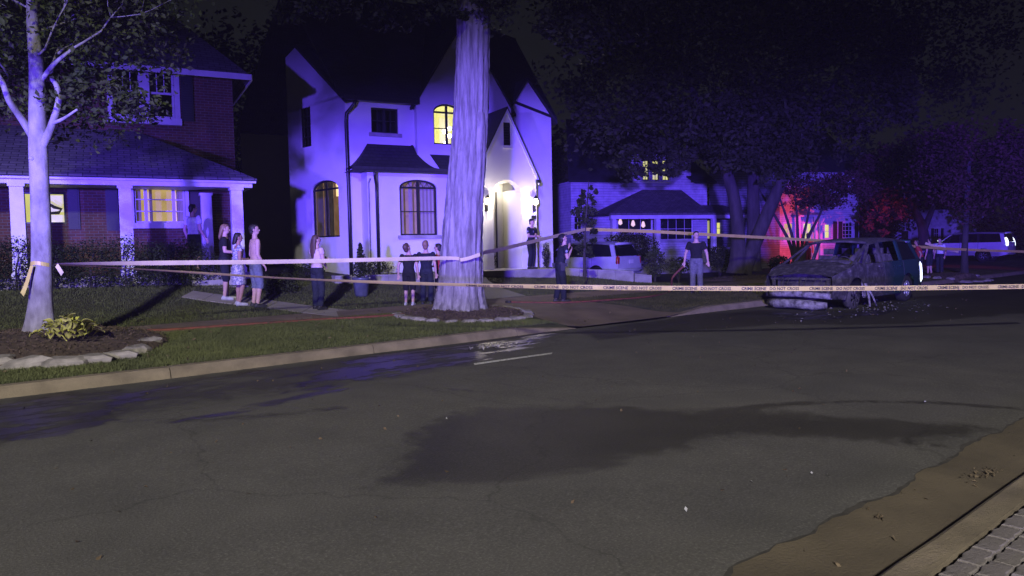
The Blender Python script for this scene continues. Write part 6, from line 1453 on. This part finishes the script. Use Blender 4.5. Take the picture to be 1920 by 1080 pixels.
mb = MB(); P = catmull([atd(106, 497, 11.40), atd(112, 506, 11.38), atd(117, 514, 11.40)], 5)
for k, p in enumerate(P): mb.v += [tuple(p - UP * .028 - RT * .02), tuple(p + UP * .026 + RT * .02)]
for k in range(len(P) - 1): mb.f.append((2 * k, 2 * k + 2, 2 * k + 3, 2 * k + 1))
mb.build('knot', m_tapeb, T_lo)
# hoses
m_hose = mat('hose_red', (0.20, 0.055, 0.035), (0.11, 0.035, 0.025), 8, 0.8)
def hose(label, P, r=.035):
    P = catmull(P, 10); T = thing('fire_hose', P[0], label, 'hose', 'fire hoses'); mb = MB(); mb.tube(P, [(r, r * .8)] * len(P), 8); mb.build('hose_line', m_hose, T, True)
    mb = MB(); d = (P[1] - P[0]).normalized(); mb.tube([P[0] - d * .10, P[0] - d * .02, P[0] + d * .06], [r * 1.3, r * 1.5, r * 1.2], 10); mb.build('coupling', m_trim, T, True); return T
G = lambda x, y, up=.035: onground(x, y) + Z * up
hose('dull red fire hose lying along the footway behind the verge', [G(232, 628), G(262, 624), G(330, 621), G(430, 614), G(520, 608), G(610, 602), G(700, 597), G(790, 590)])
T_, W__, jj = MANW; hand = W__(jj['wr'])
hose('brown hose trailing over the driveway to the man in gray trousers', [G(955, 569), G(1050, 570), G(1140, 565), G(1220, 558), G(1256, 548), hand - Z * .45 - R0 * .35, hand - Z * .1], .03)
# litter
def litter(name, label, pts, size, m, kind='stuff', parent=None, aspect=.6):
    o = leaf_mesh(name, pts, size, m, parent, aspect=aspect, jit=.6); return tag(o, label, 'litter', None, kind)
n = 260; P = np.stack([RNG.uniform(0, 24, n), RNG.uniform(2.4, 10.2, n)], 1); z = roadz(P[:, 0], P[:, 1]) + .008
litter('road_litter', 'scattered dry leaf scraps and grit on the road', np.column_stack([P, z]), .028, mat('dry_leaf', (0.13, 0.09, 0.05), (0.05, 0.035, 0.02), 20, .9))
n = 320; Pv = np.stack([RNG.uniform(-2, 13, n), RNG.uniform(10.7, 17, n)], 1)
litter('lawn_litter', 'fallen leaves and twigs scattered over the verge and lawn', np.column_stack([Pv, ngz(Pv[:, 0], Pv[:, 1]) + .05]), .05, mat('fallen_leaf', (0.16, 0.12, 0.06), (0.05, 0.04, 0.02), 9, .9), aspect=.45)
flk = [atz(x, y, .03) for x, y in ((1522, 889), (1553, 893), (1286, 958), (1410, 906), (1735, 755), (1240, 640), (1300, 632), (1160, 622), (1180, 622), (960, 604), (838, 787), (93, 792), (1740, 590), (1820, 598), (1810, 584))]
litter('paper_flecks', 'small pale paper flecks on the asphalt', np.array([tuple(p) for p in flk] ) + np.array([0, 0, .012]), .026, mat('paper_scrap', (0.42, 0.42, 0.40), None, 20, .9))
c = atz(921, 650, .03); P = np.array(c) + np.column_stack([RNG.normal(0, .28, 60), RNG.normal(0, .13, 60), RNG.uniform(0.004, .03, 60)])
litter('debris_pile', 'patch of pale wet debris on the road near the far kerb', P, .06, mat('pale_debris', (0.34, 0.32, 0.28), (0.12, 0.11, 0.10), 20, .9))
c = atz(1845, 893, .0); P = np.array(c) + np.column_stack([RNG.normal(0, .10, 40), RNG.normal(0, .045, 40), RNG.uniform(0.006, .03, 40)])
c = atz(1650, 973, .0); P = np.concatenate([P, np.array(c) + np.column_stack([RNG.normal(0, .02, 8), RNG.normal(0, .02, 8), RNG.uniform(0.006, .03, 8)])])
xs_ = RNG.uniform(1.5, 12, 26); P = np.concatenate([P, np.column_stack([xs_, RNG.uniform(1.52, 2.0, 26), np.full(26, .008)])])
litter('gutter_litter', 'dry leaves and twigs lying in the near gutter', P, .036, mat('dry_leaf_pale', (0.16, 0.12, 0.075), (0.04, 0.03, 0.02), 25, .9), aspect=.35)
c = Vector((18.2, 8.0, .03)); P = np.array(c) + np.column_stack([RNG.normal(0, 1.6, 220), RNG.normal(-.3, .6, 220), RNG.uniform(0.0, .02, 220)])
litter('fire_debris', 'charred fragments and ash on the road round the burnt van', P, .05, mat('charred_bits', (0.20, 0.19, 0.18), (0.02, 0.02, 0.02), 20, .9))

# ================================================================== THIN HAZE ADDED TO LIFT THE DARK TONES
mb = MB(); mb.box((20, 95, 14.95), (740, 660, 32.1)); m = bpy.data.materials.new('lift_haze'); m.use_nodes = True; t = m.node_tree; t.nodes.clear()
o_ = t.nodes.new('ShaderNodeOutputMaterial'); v_ = t.nodes.new('ShaderNodeVolumePrincipled'); v_.inputs['Color'].default_value = (0.92, 0.90, 0.66, 1); v_.inputs['Density'].default_value = 0.00042
t.links.new(v_.outputs[0], o_.inputs['Volume']); hz = mb.build('haze', m); tag(hz, 'thin haze volume added to lift the darkest tones', 'haze', None, 'stuff')
